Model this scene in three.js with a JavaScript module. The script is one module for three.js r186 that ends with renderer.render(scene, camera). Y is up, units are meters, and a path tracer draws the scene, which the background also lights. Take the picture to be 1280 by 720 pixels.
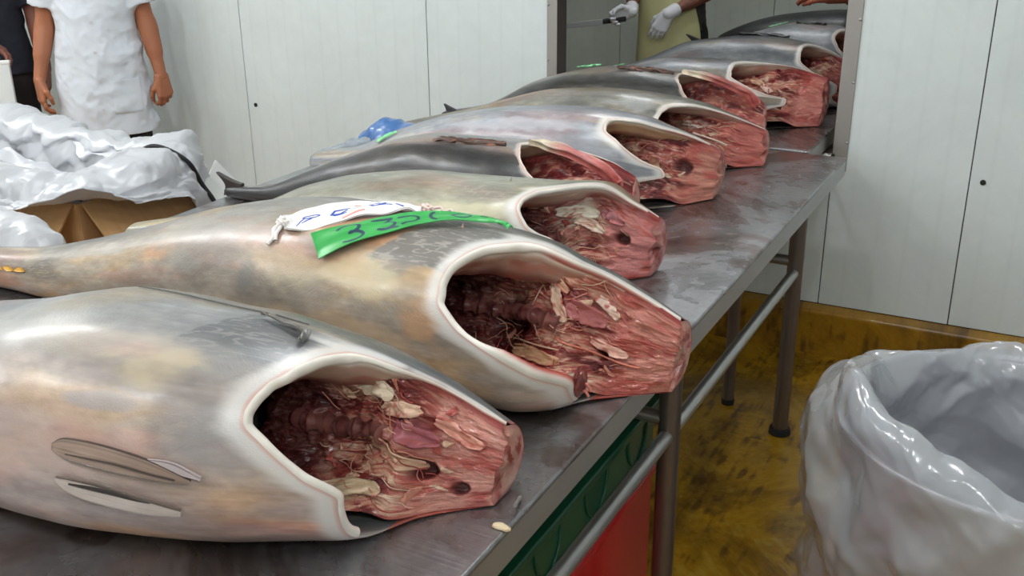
import * as THREE from 'three';
import { RoundedBoxGeometry } from 'three/addons/geometries/RoundedBoxGeometry.js';
import { mergeGeometries, mergeVertices } from 'three/addons/utils/BufferGeometryUtils.js';
import { MarchingCubes } from 'three/addons/objects/MarchingCubes.js';
import { RectAreaLightUniformsLib } from 'three/addons/lights/RectAreaLightUniformsLib.js';

// ───────────────────────── camera, light, exposure ─────────────────────────
const scene = new THREE.Scene();
scene.background = new THREE.Color(0x000000);
const camera = new THREE.PerspectiveCamera(30.975, 1280 / 720, 0.05, 60);
{
  const m = new THREE.Matrix4().makeBasis(
    new THREE.Vector3(0.88383057, -0.00924378, -0.46771581),
    new THREE.Vector3(-0.16262039, 0.93138044, -0.32570706),
    new THREE.Vector3(0.43863212, 0.36392999, 0.82167927));
  camera.quaternion.setFromRotationMatrix(m);
  camera.position.set(0, 1.7, 0);
}
scene.add(camera);
const renderer = new THREE.WebGLRenderer({ antialias: true });
renderer.toneMapping = THREE.LinearToneMapping;
renderer.toneMappingExposure = 0.62;
renderer.shadowMap.enabled = true;
RectAreaLightUniformsLib.init();
// ceiling fittings: x, z, luminance of the diffuser, candela of the bare tubes; the first six hang in the hall, the last in the room beyond
const FITTINGS = [
  [-3.0, -1.6, 14, 8], [-5.0, -1.9, 12, 8], [-0.5, -1.9, 9, 6], [-1.6, 0.5, 10, 8], [-4.0, 0.7, 10, 8], [0.9, 0.5, 9, 6],
  [-1.6, -5.0, 4.0, 4.4],
];
const CEIL = 2.9, T = 0.85, WALL_Z = -3.79;

// ───────────────────────── helpers ─────────────────────────
const V3 = (x, y, z) => new THREE.Vector3(x, y, z);
const clamp = (x, a = 0, b = 1) => Math.min(b, Math.max(a, x));
const lerp = (a, b, t) => a + (b - a) * t;
const sst = (a, b, x) => { const t = clamp((x - a) / (b - a)); return t * t * (3 - 2 * t); };
function rng(seed) { let s = seed >>> 0; return () => { s = (s + 0x6D2B79F5) >>> 0; let t = s; t = Math.imul(t ^ (t >>> 15), t | 1); t ^= t + Math.imul(t ^ (t >>> 7), t | 61); return ((t ^ (t >>> 14)) >>> 0) / 4294967296; }; }
function hsh(x, y, z) { let h = Math.imul(x, 374761393) ^ Math.imul(y, 668265263) ^ Math.imul(z, 2147483647 ^ 0x5bd1e995); h = Math.imul(h ^ (h >>> 13), 1274126177); return ((h ^ (h >>> 16)) >>> 0) / 4294967296; }
function noise(x, y, z = 0) {   // value noise, -1..1
  const xi = Math.floor(x), yi = Math.floor(y), zi = Math.floor(z); let u = x - xi, v = y - yi, w = z - zi;
  u = u * u * (3 - 2 * u); v = v * v * (3 - 2 * v); w = w * w * (3 - 2 * w);
  const L = (a, b, t) => a + (b - a) * t;
  const a = L(L(hsh(xi, yi, zi), hsh(xi + 1, yi, zi), u), L(hsh(xi, yi + 1, zi), hsh(xi + 1, yi + 1, zi), u), v);
  const b = L(L(hsh(xi, yi, zi + 1), hsh(xi + 1, yi, zi + 1), u), L(hsh(xi, yi + 1, zi + 1), hsh(xi + 1, yi + 1, zi + 1), u), v);
  return L(a, b, w) * 2 - 1;
}
function fbm(x, y, z = 0, o = 4) { let s = 0, a = 0.5, f = 1; for (let i = 0; i < o; i++) { s += a * noise(x * f + i * 17.3, y * f - i * 9.1, z * f + i * 5.7); a *= 0.5; f *= 2.03; } return s; }
const ridge = (x, y, z = 0, o = 3) => { let s = 0, a = 0.5, f = 1; for (let i = 0; i < o; i++) { s += a * (1 - 2 * Math.abs(noise(x * f + i * 7.7, y * f + i * 3.1, z * f))); a *= 0.5; f *= 2.1; } return s; };
const tri = t => 4 * Math.abs(t - Math.floor(t + 0.5)) - 1;
const CR = []; { const r = rng(77); for (let i = 0; i < 14; i++) { const a = r() * 6.283, b = Math.acos(2 * r() - 1); CR.push([Math.sin(b) * Math.cos(a), Math.cos(b), Math.sin(b) * Math.sin(a), r() * 9]); } }
// sharp folds of crumpled film, about -1..1
function crumple(x, y, z, s = 0) { let h = 0, n = 0; for (let i = 0; i < 7; i++) { const d = CR[(i + s) % 14], f = 1 + 0.45 * i, a = 1 / f; h += a * tri((d[0] * x + d[1] * y + d[2] * z) * f + d[3] + 0.35 * noise(x * 0.9 + i, y * 0.9, z * 0.9)); n += a; } return h / n * 1.6; }
const toLin = c => { c /= 255; return c <= 0.04045 ? c / 12.92 : Math.pow((c + 0.055) / 1.055, 2.4); };
const mix3 = (a, b, t) => [a[0] + (b[0] - a[0]) * t, a[1] + (b[1] - a[1]) * t, a[2] + (b[2] - a[2]) * t];
const hex = (r, g, b) => new THREE.Color().setRGB(toLin(r), toLin(g), toLin(b));

function tex(w, h, fn, srgb = true, repeat = true) {    // fn(u, v) -> [r, g, b] 0..255
  const d = new Uint8Array(w * h * 4);
  for (let j = 0; j < h; j++) for (let i = 0; i < w; i++) {
    const c = fn(i / w, j / h, i, j), k = (j * w + i) * 4;
    d[k] = clamp(c[0], 0, 255); d[k + 1] = clamp(c[1], 0, 255); d[k + 2] = clamp(c[2], 0, 255); d[k + 3] = 255;
  }
  const t = new THREE.DataTexture(d, w, h); t.magFilter = THREE.LinearFilter; t.minFilter = THREE.LinearFilter;
  if (srgb) t.colorSpace = THREE.SRGBColorSpace;
  if (repeat) t.wrapS = t.wrapT = THREE.RepeatWrapping;
  t.needsUpdate = true; return t;
}
const gray = fn => (u, v, i, j) => { const g = 128 + 127 * fn(u, v, i, j); return [g, g, g]; };
// tileable noise on the unit square
const tn = (u, v, f, s = 0) => { const a = u * Math.PI * 2, b = v * Math.PI * 2, r = f / (2 * Math.PI); return fbm(Math.cos(a) * r + 31 + s, Math.sin(a) * r + Math.cos(b) * r * 1.0, Math.sin(b) * r + s * 1.7, 4); };
const std = (o) => new THREE.MeshStandardMaterial(o);
const phy = (o) => new THREE.MeshPhysicalMaterial(o);

const used = {};
function numbered(n) { used[n] = (used[n] || 0) + 1; return used[n] === 1 ? n : `${n}_${String(used[n] - 1).padStart(3, '0')}`; }
function mesh(name, geo, m, parent, pos) {
  const o = new THREE.Mesh(geo, m); o.name = name; o.castShadow = o.receiveShadow = true;
  if (pos) o.position.set(...pos);
  if (parent) parent.add(o); return o;
}
function tag(o, label, category, group) { Object.assign(o.userData, { label, category }); if (group) o.userData.group = group; return o; }
function thing(name, label, category, pos = [0, 0, 0], turn = 0, group) {
  const o = new THREE.Group(); o.name = numbered(name); o.position.set(...pos); o.rotation.y = turn; scene.add(o); return tag(o, label, category, group);
}
function struct(name, geo, m, parent, pos) {
  const o = geo ? mesh(name, geo, m, parent || scene, pos) : new THREE.Group(); o.name = name; if (!geo) scene.add(o);
  if (!parent) o.userData.kind = 'structure'; return o;
}
const box = (w, h, d, x = 0, y = 0, z = 0) => new THREE.BoxGeometry(w, h, d).translate(x, y, z);
const rbox = (w, h, d, r, x = 0, y = 0, z = 0, s = 2) => new RoundedBoxGeometry(w, h, d, s, r).translate(x, y, z);
function metreUV(g, ax = 0, ay = 1) { const p = g.attributes.position, a = new Float32Array(p.count * 2); for (let i = 0; i < p.count; i++) { a[2 * i] = p.getComponent(i, ax); a[2 * i + 1] = p.getComponent(i, ay); } g.setAttribute('uv', new THREE.BufferAttribute(a, 2)); return g; }
function tube(pts, r, seg = 24, rad = 10, closed = false) { return new THREE.TubeGeometry(new THREE.CatmullRomCurve3(pts.map(p => V3(...p)), closed, 'centripetal'), seg, r, rad, closed); }
function rod(a, b, r, rad = 16) { const A = V3(...a), B = V3(...b), d = B.clone().sub(A), g = new THREE.CylinderGeometry(r, r, d.length(), rad); g.applyQuaternion(new THREE.Quaternion().setFromUnitVectors(V3(0, 1, 0), d.clone().normalize())); const m = A.add(B).multiplyScalar(0.5); return g.translate(m.x, m.y, m.z); }
function merge(list) { return mergeGeometries(list.map(g => { const q = g.index ? g.toNonIndexed() : g; for (const k of Object.keys(q.attributes)) if (!['position', 'normal', 'uv'].includes(k)) q.deleteAttribute(k); return q; })); }
// grid surface; fn(u, v, i, j) -> {p:[x,y,z], uv?, c?}
function grid(nu, nv, fn, { flip = false, colors = false } = {}) {
  const P = [], U = [], C = [], I = [];
  for (let j = 0; j <= nv; j++) for (let i = 0; i <= nu; i++) {
    const o = fn(i / nu, j / nv, i, j); P.push(...o.p); U.push(...(o.uv || [i / nu, j / nv]));
    if (colors) C.push(toLin(o.c[0]), toLin(o.c[1]), toLin(o.c[2]));
  }
  for (let j = 0; j < nv; j++) for (let i = 0; i < nu; i++) {
    const a = j * (nu + 1) + i, b = a + 1, c = a + nu + 1, d = c + 1;
    if (flip) I.push(a, c, b, b, c, d); else I.push(a, b, c, b, d, c);
  }
  const g = new THREE.BufferGeometry(); g.setAttribute('position', new THREE.Float32BufferAttribute(P, 3)); g.setAttribute('uv', new THREE.Float32BufferAttribute(U, 2));
  if (colors) g.setAttribute('color', new THREE.Float32BufferAttribute(C, 3));
  g.setIndex(I); g.computeVertexNormals(); return g;
}
// a thick sheet: top grid offset both ways along its normals, closed round its edges
function thicken(g, nu, nv, th) {
  const p = g.attributes.position, n = g.attributes.normal, N = p.count, P = [], U = [], I = [], uv = g.attributes.uv, C = g.attributes.color ? [] : null;
  for (const s of [1, -1]) for (let i = 0; i < N; i++) { P.push(p.getX(i) + s * n.getX(i) * th / 2, p.getY(i) + s * n.getY(i) * th / 2, p.getZ(i) + s * n.getZ(i) * th / 2); U.push(uv.getX(i), uv.getY(i)); if (C) C.push(g.attributes.color.getX(i), g.attributes.color.getY(i), g.attributes.color.getZ(i)); }
  const ix = g.index.array; for (let k = 0; k < ix.length; k += 3) { I.push(ix[k], ix[k + 1], ix[k + 2], ix[k] + N, ix[k + 2] + N, ix[k + 1] + N); }
  const edge = []; for (let i = 0; i <= nu; i++) edge.push(i); for (let j = 1; j <= nv; j++) edge.push(j * (nu + 1) + nu); for (let i = nu - 1; i >= 0; i--) edge.push(nv * (nu + 1) + i); for (let j = nv - 1; j >= 0; j--) edge.push(j * (nu + 1));
  for (let k = 0; k < edge.length - 1; k++) { const a = edge[k], b = edge[k + 1]; I.push(a, a + N, b, b, a + N, b + N); }
  const o = new THREE.BufferGeometry(); o.setAttribute('position', new THREE.Float32BufferAttribute(P, 3)); o.setAttribute('uv', new THREE.Float32BufferAttribute(U, 2)); if (C) o.setAttribute('color', new THREE.Float32BufferAttribute(C, 3)); o.setIndex(I); o.computeVertexNormals(); return o;
}
function curve(pts) {           // monotone cubic through [x, y] points sorted by x
  const n = pts.length, d = [], m = [];
  for (let i = 0; i < n - 1; i++) d.push((pts[i + 1][1] - pts[i][1]) / (pts[i + 1][0] - pts[i][0]));
  m[0] = d[0]; m[n - 1] = d[n - 2];
  for (let i = 1; i < n - 1; i++) m[i] = d[i - 1] * d[i] <= 0 ? 0 : 2 * d[i - 1] * d[i] / (d[i - 1] + d[i]);
  return x => {
    if (x <= pts[0][0]) return pts[0][1]; if (x >= pts[n - 1][0]) return pts[n - 1][1];
    let i = 0; while (x > pts[i + 1][0]) i++;
    const h = pts[i + 1][0] - pts[i][0], t = (x - pts[i][0]) / h, t2 = t * t, t3 = t2 * t;
    return (2 * t3 - 3 * t2 + 1) * pts[i][1] + (t3 - 2 * t2 + t) * h * m[i] + (3 * t2 - 2 * t3) * pts[i + 1][1] + (t3 - t2) * h * m[i + 1];
  };
}
function sdfMesh(sdf, lo, hi, n, maxPoly = 120000) {
  const mc = new MarchingCubes(n, new THREE.MeshBasicMaterial(), false, false, maxPoly), h = n / 2; mc.isolation = 0;
  const s = [0, 1, 2].map(k => (hi[k] - lo[k]) / 2), c = [0, 1, 2].map(k => (hi[k] + lo[k]) / 2);
  let q = 0;
  for (let k = 0; k < n; k++) { const z = c[2] + (k / h - 1) * s[2]; for (let j = 0; j < n; j++) { const y = c[1] + (j / h - 1) * s[1]; for (let i = 0; i < n; i++) mc.field[q++] = -sdf(c[0] + (i / h - 1) * s[0], y, z); } }
  mc.update();
  const P = new Float32Array(mc.count * 3);
  for (let i = 0; i < mc.count; i++) for (let k = 0; k < 3; k++) P[i * 3 + k] = c[k] + mc.positionArray[i * 3 + k] * s[k];
  let g = new THREE.BufferGeometry(); g.setAttribute('position', new THREE.BufferAttribute(P, 3));
  g = mergeVertices(g, 2e-4); g.computeVertexNormals(); g.setAttribute('uv', new THREE.BufferAttribute(new Float32Array(g.attributes.position.count * 2), 2)); return g;
}
const smin = (a, b, k) => { const h = Math.max(k - Math.abs(a - b), 0) / k; return Math.min(a, b) - h * h * k * 0.25; };
function capsule(x, y, z, a, b, ra, rb) {
  const dx = b[0] - a[0], dy = b[1] - a[1], dz = b[2] - a[2], px = x - a[0], py = y - a[1], pz = z - a[2];
  const t = clamp((px * dx + py * dy + pz * dz) / (dx * dx + dy * dy + dz * dz + 1e-9));
  return Math.hypot(px - dx * t, py - dy * t, pz - dz * t) - lerp(ra, rb, t);
}

// ───────────────────────── materials ─────────────────────────
const steelBump = tex(512, 512, gray((u, v) => 0.6 * noise(u * 8, v * 380) + 0.4 * tn(u, v, 30)), false);
const blotch = tex(512, 512, (u, v) => { const a = 130 + 80 * tn(u, v, 7, 3) + 40 * tn(u, v, 40, 8); return [a, a, a]; }, false);
const topColor = tex(1024, 1024, (u, v) => {
  const a = tn(u, v, 5, 2), b = tn(u, v, 14, 9), c = tn(u, v, 90, 4); let k = [150, 150, 152];
  k = mix3(k, [112, 96, 90], sst(0.02, 0.3, a) * 0.6); k = mix3(k, [92, 74, 66], sst(0.1, 0.35, b) * 0.45);
  const g = 14 * c; return [k[0] + g, k[1] + g, k[2] + g];
});
const MT = {
  top: std({ color: 0xffffff, map: topColor, metalness: 0.85, roughness: 0.55, roughnessMap: blotch, bumpMap: steelBump, bumpScale: 0.0004 }),
  steel: std({ color: hex(178, 178, 178), metalness: 0.9, roughness: 0.38, bumpMap: steelBump, bumpScale: 0.0003 }),
  rail: std({ color: hex(170, 170, 168), metalness: 0.85, roughness: 0.36 }),
  darkSteel: std({ color: hex(118, 108, 102), metalness: 0.8, roughness: 0.42 }),
  frame: std({ color: hex(165, 160, 156), metalness: 0.55, roughness: 0.5, bumpMap: steelBump, bumpScale: 0.0003 }),
  rubber: std({ color: hex(22, 22, 22), roughness: 0.7 }),
  gap: std({ color: hex(60, 60, 58), roughness: 0.8 }),
  plain: std({ color: hex(205, 208, 206), roughness: 0.7 }),
};
const ribBump = tex(512, 64, gray((u, v) => { const p = (u * 10) % 1; return -0.8 * Math.exp(-Math.pow((p - 0.5) / 0.06, 2)) + 0.1 * noise(u * 60, v * 4); }), false);
const panelTex = tex(512, 1024, (u, v) => { const a = tn(u, v, 4, 6), b = tn(u, v, 30, 1); const k = 220 + 7 * a + 4 * b - 3 * Math.exp(-Math.pow((((u * 10) % 1) - 0.5) / 0.07, 2)); return [k - 6, k + 1, k + 1]; });
const panelMat = phy({ color: 0xffffff, map: panelTex, roughness: 0.42, bumpMap: ribBump, bumpScale: 0.0005, clearcoat: 0.25, clearcoatRoughness: 0.3 });
const floorTex = tex(1024, 1024, (u, v) => {
  const a = tn(u, v, 5, 1), b = tn(u, v, 18, 5), c = tn(u, v, 80, 3), s = fbm(u * 60, v * 9, 2, 2);
  let k = [168, 126, 24]; k = mix3(k, [120, 88, 20], sst(-0.2, 0.35, a)); k = mix3(k, [84, 58, 18], sst(0.0, 0.5, 0.6 * b + s * 0.6) * 0.75); k = mix3(k, [170, 142, 60], sst(0.2, 0.5, -b) * 0.4);
  const g = 16 * c; return [k[0] + g, k[1] + g, k[2] + g];
});
const floorBump = tex(512, 512, gray((u, v) => tn(u, v, 22, 7) + 0.5 * tn(u, v, 70, 2)), false);
const floorMat = phy({ map: floorTex, roughness: 0.38, roughnessMap: blotch, bumpMap: floorBump, bumpScale: 0.002, clearcoat: 0.3, clearcoatRoughness: 0.25 });

// ───────────────────────── the setting ─────────────────────────
{
  const X0 = -6.2, X1 = 2.6, Z0 = -7.2, Z1 = 2.6;
  struct('floor', metreUV(box(X1 - X0 + 0.4, 0.1, Z1 - Z0 + 0.4, (X0 + X1) / 2, -0.05, (Z0 + Z1) / 2), 0, 2), floorMat);
  struct('ceiling', metreUV(box(X1 - X0 + 0.4, 0.1, Z1 - Z0 + 0.4, (X0 + X1) / 2, CEIL + 0.05, (Z0 + Z1) / 2), 0, 2), MT.plain);
  struct('wall_left', metreUV(box(0.1, CEIL, Z1 - Z0, X0 - 0.05, CEIL / 2, (Z0 + Z1) / 2), 2, 1), panelMat);
  struct('wall_right', metreUV(box(0.1, CEIL, Z1 - Z0, X1 + 0.05, CEIL / 2, (Z0 + Z1) / 2), 2, 1), panelMat);
  struct('wall_front', metreUV(box(X1 - X0, CEIL, 0.1, (X0 + X1) / 2, CEIL / 2, Z1 + 0.05), 0, 1), panelMat);
  struct('wall_far', null);
  // dividing wall: insulated panels with recessed joints on a core, with a hatch in it
  const wall = struct('wall_back', null);
  const hx0 = -1.81, hx1 = -0.70, hy0 = 0.775, hy1 = 2.1, th = 0.075;
  const core = [[X0, hx0, 0, CEIL], [hx1, X1, 0, CEIL], [hx0, hx1, 0, hy0 - 0.004], [hx0, hx1, hy1, CEIL]];
  mesh('wall_core', merge(core.map(([a, b, c, d]) => metreUV(box(b - a, d - c, th - 0.012, (a + b) / 2, (c + d) / 2, WALL_Z - th / 2), 0, 1))), MT.gap, wall);
  const joints = [X0, -5.503, -4.475, -3.447, -2.419, hx0, hx1, -0.237, 0.791, 1.819, X1];
  for (const side of [0, 1]) for (let i = 0; i < joints.length - 1; i++) {
    const a = joints[i], b = joints[i + 1], g = 0.0035, z = side ? WALL_Z - th + 0.006 : WALL_Z - 0.006;
    const runs = a === hx0 ? [[0.19, hy0 - 0.004], [hy1, CEIL]] : [[side ? 0 : 0.19, CEIL]];
    for (const [c, d] of runs) {
      const p = rbox(b - a - g, d - c - 0.002, 0.012, 0.0022, 0, 0, 0, 1); metreUV(p, 0, 1);
      mesh('panel', p, panelMat, wall, [(a + b) / 2, (c + d) / 2, z]);
    }
  }
  for (const [x, y] of [[-0.194, 0.728], [-3.399, 0.72]]) mesh('rivet_hole', new THREE.CylinderGeometry(0.0095, 0.0095, 0.004, 14).rotateX(Math.PI / 2), MT.rubber, wall, [x, y, WALL_Z + 0.0015]);
  // far room
  const far = scene.getObjectByName('wall_far');
  const fm = phy({ color: hex(250, 250, 240), map: panelTex, roughness: 0.5, bumpMap: ribBump, bumpScale: 0.001 });
  mesh('wall_core', box(X1 - X0, CEIL, 0.08, (X0 + X1) / 2, CEIL / 2, -7.2 + 0.02), MT.gap, far);
  for (let i = 0; i < 8; i++) { const a = X0 + i * 1.1; mesh('panel', metreUV(rbox(1.096, CEIL - 0.004, 0.014, 0.002, 0, 0, 0, 1), 0, 1), fm, far, [a + 0.55, CEIL / 2, -7.2 + 0.066]); }
  mesh('rivet_hole', new THREE.CylinderGeometry(0.017, 0.017, 0.004, 12).rotateX(Math.PI / 2), MT.rubber, far, [-2.56, 0.78, -7.2 + 0.075]);
  // painted kerb along the wall
  const kerbMat = phy({ map: floorTex, color: hex(232, 225, 190), roughness: 0.4, clearcoat: 0.25, bumpMap: floorBump, bumpScale: 0.002 });
  const sh = new THREE.Shape(); sh.moveTo(0, 0); sh.lineTo(0.05, 0); sh.lineTo(0.052, 0.165); sh.quadraticCurveTo(0.052, 0.178, 0.04, 0.1805); sh.lineTo(0, 0.189); sh.closePath();
  const kg = new THREE.ExtrudeGeometry(sh, { depth: X1 - X0, bevelEnabled: false, curveSegments: 5 }).rotateY(-Math.PI / 2).scale(1, 1, 1);
  // after the turn: profile x -> z, depth -> -x
  kg.translate(X1, 0, WALL_Z - 0.0);
  struct('baseboard_back', metreUV(kg, 0, 1), kerbMat);
  // steel lining round the hatch
  const fr = struct('trim_1', null); const w = 0.062, fz = WALL_Z + 0.003;
  const bars = [[hx0 - w + 0.02, hx0 + 0.003, hy0 - w, hy1 + w], [hx1 - 0.003, hx1 + w - 0.012, hy0 - w, hy1 + w]];
  for (const [a, b, c, d] of bars) mesh('jamb', metreUV(rbox(b - a, d - c, 0.008, 0.002, (a + b) / 2, (c + d) / 2, fz, 1), 1, 0), MT.frame, fr);
  mesh('head', rbox(hx1 - hx0, w, 0.008, 0.002, (hx0 + hx1) / 2, hy1 + w / 2, fz, 1), MT.frame, fr);
  mesh('sill', rbox(hx1 - hx0, 0.006, th + 0.03, 0.002, (hx0 + hx1) / 2, hy0, WALL_Z - th / 2, 1), MT.darkSteel, fr);
  mesh('reveal', rbox(0.006, hy1 - hy0, th + 0.012, 0.002, hx0 + 0.001, (hy0 + hy1) / 2, WALL_Z - th / 2, 1), MT.darkSteel, fr);
  mesh('reveal', rbox(0.006, hy1 - hy0, th + 0.012, 0.002, hx1 - 0.001, (hy0 + hy1) / 2, WALL_Z - th / 2, 1), MT.darkSteel, fr);
  mesh('reveal', rbox(hx1 - hx0, 0.006, th + 0.012, 0.002, (hx0 + hx1) / 2, hy1, WALL_Z - th / 2, 1), MT.darkSteel, fr);
  const rivet = new THREE.SphereGeometry(0.0055, 10, 6, 0, Math.PI * 2, 0, Math.PI / 2).rotateX(Math.PI / 2);
  for (const x of [hx0 - w + 0.027, hx1 + w - 0.018]) for (const y of [0.82, 1.035, 1.25, 1.5, 1.8]) mesh('rivet', rivet, MT.steel, fr, [x, y, fz + 0.004]);
  // sealant bead on the sill corner
  tag(Object.assign(mesh('sealant_bead', tube([[-0.71, 0.786, -3.70], [-0.685, 0.80, -3.62], [-0.662, 0.822, -3.54], [-0.64, 0.845, -3.468]], 0.009, 16, 8), std({ color: hex(225, 225, 220), roughness: 0.5 }), scene), {}), 'white bent sealant strip between the far table corner and the hatch frame', 'sealant');
}
// ceiling fittings
{
  const glow = std({ color: 0xffffff, emissive: hex(245, 250, 255), emissiveIntensity: 7 }), body = std({ color: hex(225, 225, 225), roughness: 0.5 });
  FITTINGS.forEach(([x, z, L, I], i) => {
    const far = i === 6, t = thing('ceiling_light', far ? 'long twin tube ceiling light in the room beyond the hatch' : 'long twin tube ceiling light ' + ['above the tail of the tagged tuna', 'above the carton and the left wall', 'above the round tub', 'behind the camera over the near table end', 'in the far left corner behind the camera', 'at the right behind the camera'][i], 'ceiling light', [x, CEIL, z], 0, far ? undefined : 'fluorescent lights above the hall');
    mesh('housing', rbox(1.3, 0.06, 0.3, 0.01, 0, -0.03, 0), body, t);
    for (const s of [-1, 1]) { const g = new THREE.CylinderGeometry(0.016, 0.016, 1.2, 14).rotateZ(Math.PI / 2); mesh('tube', g, far ? std({ emissive: hex(245, 250, 255), emissiveIntensity: 2.5 }) : glow, t, [0, -0.08, 0.08 * s]); }
    const l = new THREE.RectAreaLight(new THREE.Color().setRGB(0.95, 0.985, 1.0), L, 1.2, 0.22); l.position.set(0, -0.105, 0); l.lookAt(0, -5, 0); l.rotation.set(-Math.PI / 2, 0, 0); l.castShadow = true; t.add(l);
    for (const sx of [-0.4, 0.4]) { const p = new THREE.PointLight(new THREE.Color().setRGB(0.95, 0.985, 1.0), I / 2, 0, 2); p.position.set(sx, -0.125, 0); p.castShadow = true; p.shadow.radius = 4; t.add(p); }
  });
}

// ───────────────────────── steel tables ─────────────────────────
function legTable(name, label, x0, x1, z0, z1, legZ, railSpans, turn) {
  const t = thing(name, label, 'table', [(x0 + x1) / 2, 0, (z0 + z1) / 2]); const cx = (x0 + x1) / 2, cz = (z0 + z1) / 2;
  const W = x1 - x0, D = Math.abs(z1 - z0);
  const topG = metreUV(rbox(W, 0.012, D, 0.005, 0, T - 0.006, 0, 3), 0, 2); mesh('table_top', topG, MT.top, t);
  const ap = 0.055;
  mesh('apron', merge([rbox(0.006, ap, D - 0.004, 0.002, W / 2 - 0.004, T - ap / 2 - 0.006, 0), rbox(0.006, ap, D - 0.004, 0.002, -W / 2 + 0.004, T - ap / 2 - 0.006, 0), rbox(W - 0.01, ap, 0.006, 0.002, 0, T - ap / 2 - 0.006, D / 2 - 0.004), rbox(W - 0.01, ap, 0.006, 0.002, 0, T - ap / 2 - 0.006, -D / 2 + 0.004)]), MT.steel, t);
  const inset = 0.054;
  for (const sx of [-1, 1]) for (const z of legZ) {
    const x = sx * (W / 2 - inset); const g = mesh('leg', new THREE.CylinderGeometry(0.0245, 0.0245, T - 0.03, 20).translate(x, (T - 0.03) / 2 + 0.012, z - cz), MT.darkSteel, t);
    mesh('foot', new THREE.CylinderGeometry(0.033, 0.036, 0.02, 20), MT.rubber, g, [x, 0.01, z - cz]);
  }
  for (const sx of [-1, 1]) for (const [a, b] of railSpans) mesh('rail', rod([sx * (W / 2 - inset), 0.565, a - cz], [sx * (W / 2 - inset), 0.565, b - cz], 0.0165), MT.rail, t);
  for (const z of legZ) mesh('cross_rail', rod([-W / 2 + inset, 0.60, z - cz], [W / 2 - inset, 0.60, z - cz], 0.0165), MT.rail, t);
  return t;
}
{
  const t = legTable('steel_table', 'long stainless steel table in the front room, piled with headless tunas', -2.12, -0.593, 0.35, -3.445 + 0.0, [-0.82, -1.94, -3.075], [[0.2, -0.84], [-0.84, -1.92], [-1.96, -3.06]]);
  // extra inner leg seen behind the far corner leg
  const g = mesh('leg', new THREE.CylinderGeometry(0.02, 0.02, T - 0.05, 16).translate(0, (T - 0.05) / 2 + 0.01, 0), MT.darkSteel, t, [-0.86 - t.position.x, 0, -3.2 - t.position.z]);
  mesh('foot', new THREE.CylinderGeometry(0.022, 0.022, 0.02, 16), MT.rubber, g, [0, 0.01, 0]);
  legTable('steel_table', 'stainless steel table beyond the hatch, holding the farthest tunas', -1.86, -0.724, -3.47, -5.4, [-4.1, -5.3], [[-4.1, -5.3]]);
}
// ───────────────────────── tunas ─────────────────────────
const skinBump = tex(512, 512, gray((u, v) => 0.5 * tn(u, v, 60, 2) + 0.5 * tn(u, v, 160, 9)), false);
const fleshBump = tex(512, 512, gray((u, v) => 0.6 * tn(u, v, 40, 5) + 0.4 * ridge(u * 14, v * 40, 1, 3)), false);
skinBump.repeat.set(6, 4); fleshBump.repeat.set(4, 4);
const FLESH = phy({ vertexColors: true, roughness: 0.42, bumpMap: fleshBump, bumpScale: 0.004, clearcoat: 0.65, clearcoatRoughness: 0.2 });
const SHEET = phy({ vertexColors: true, roughness: 0.45, clearcoat: 0.35, clearcoatRoughness: 0.3 });
const D2R = Math.PI / 180;

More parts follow.
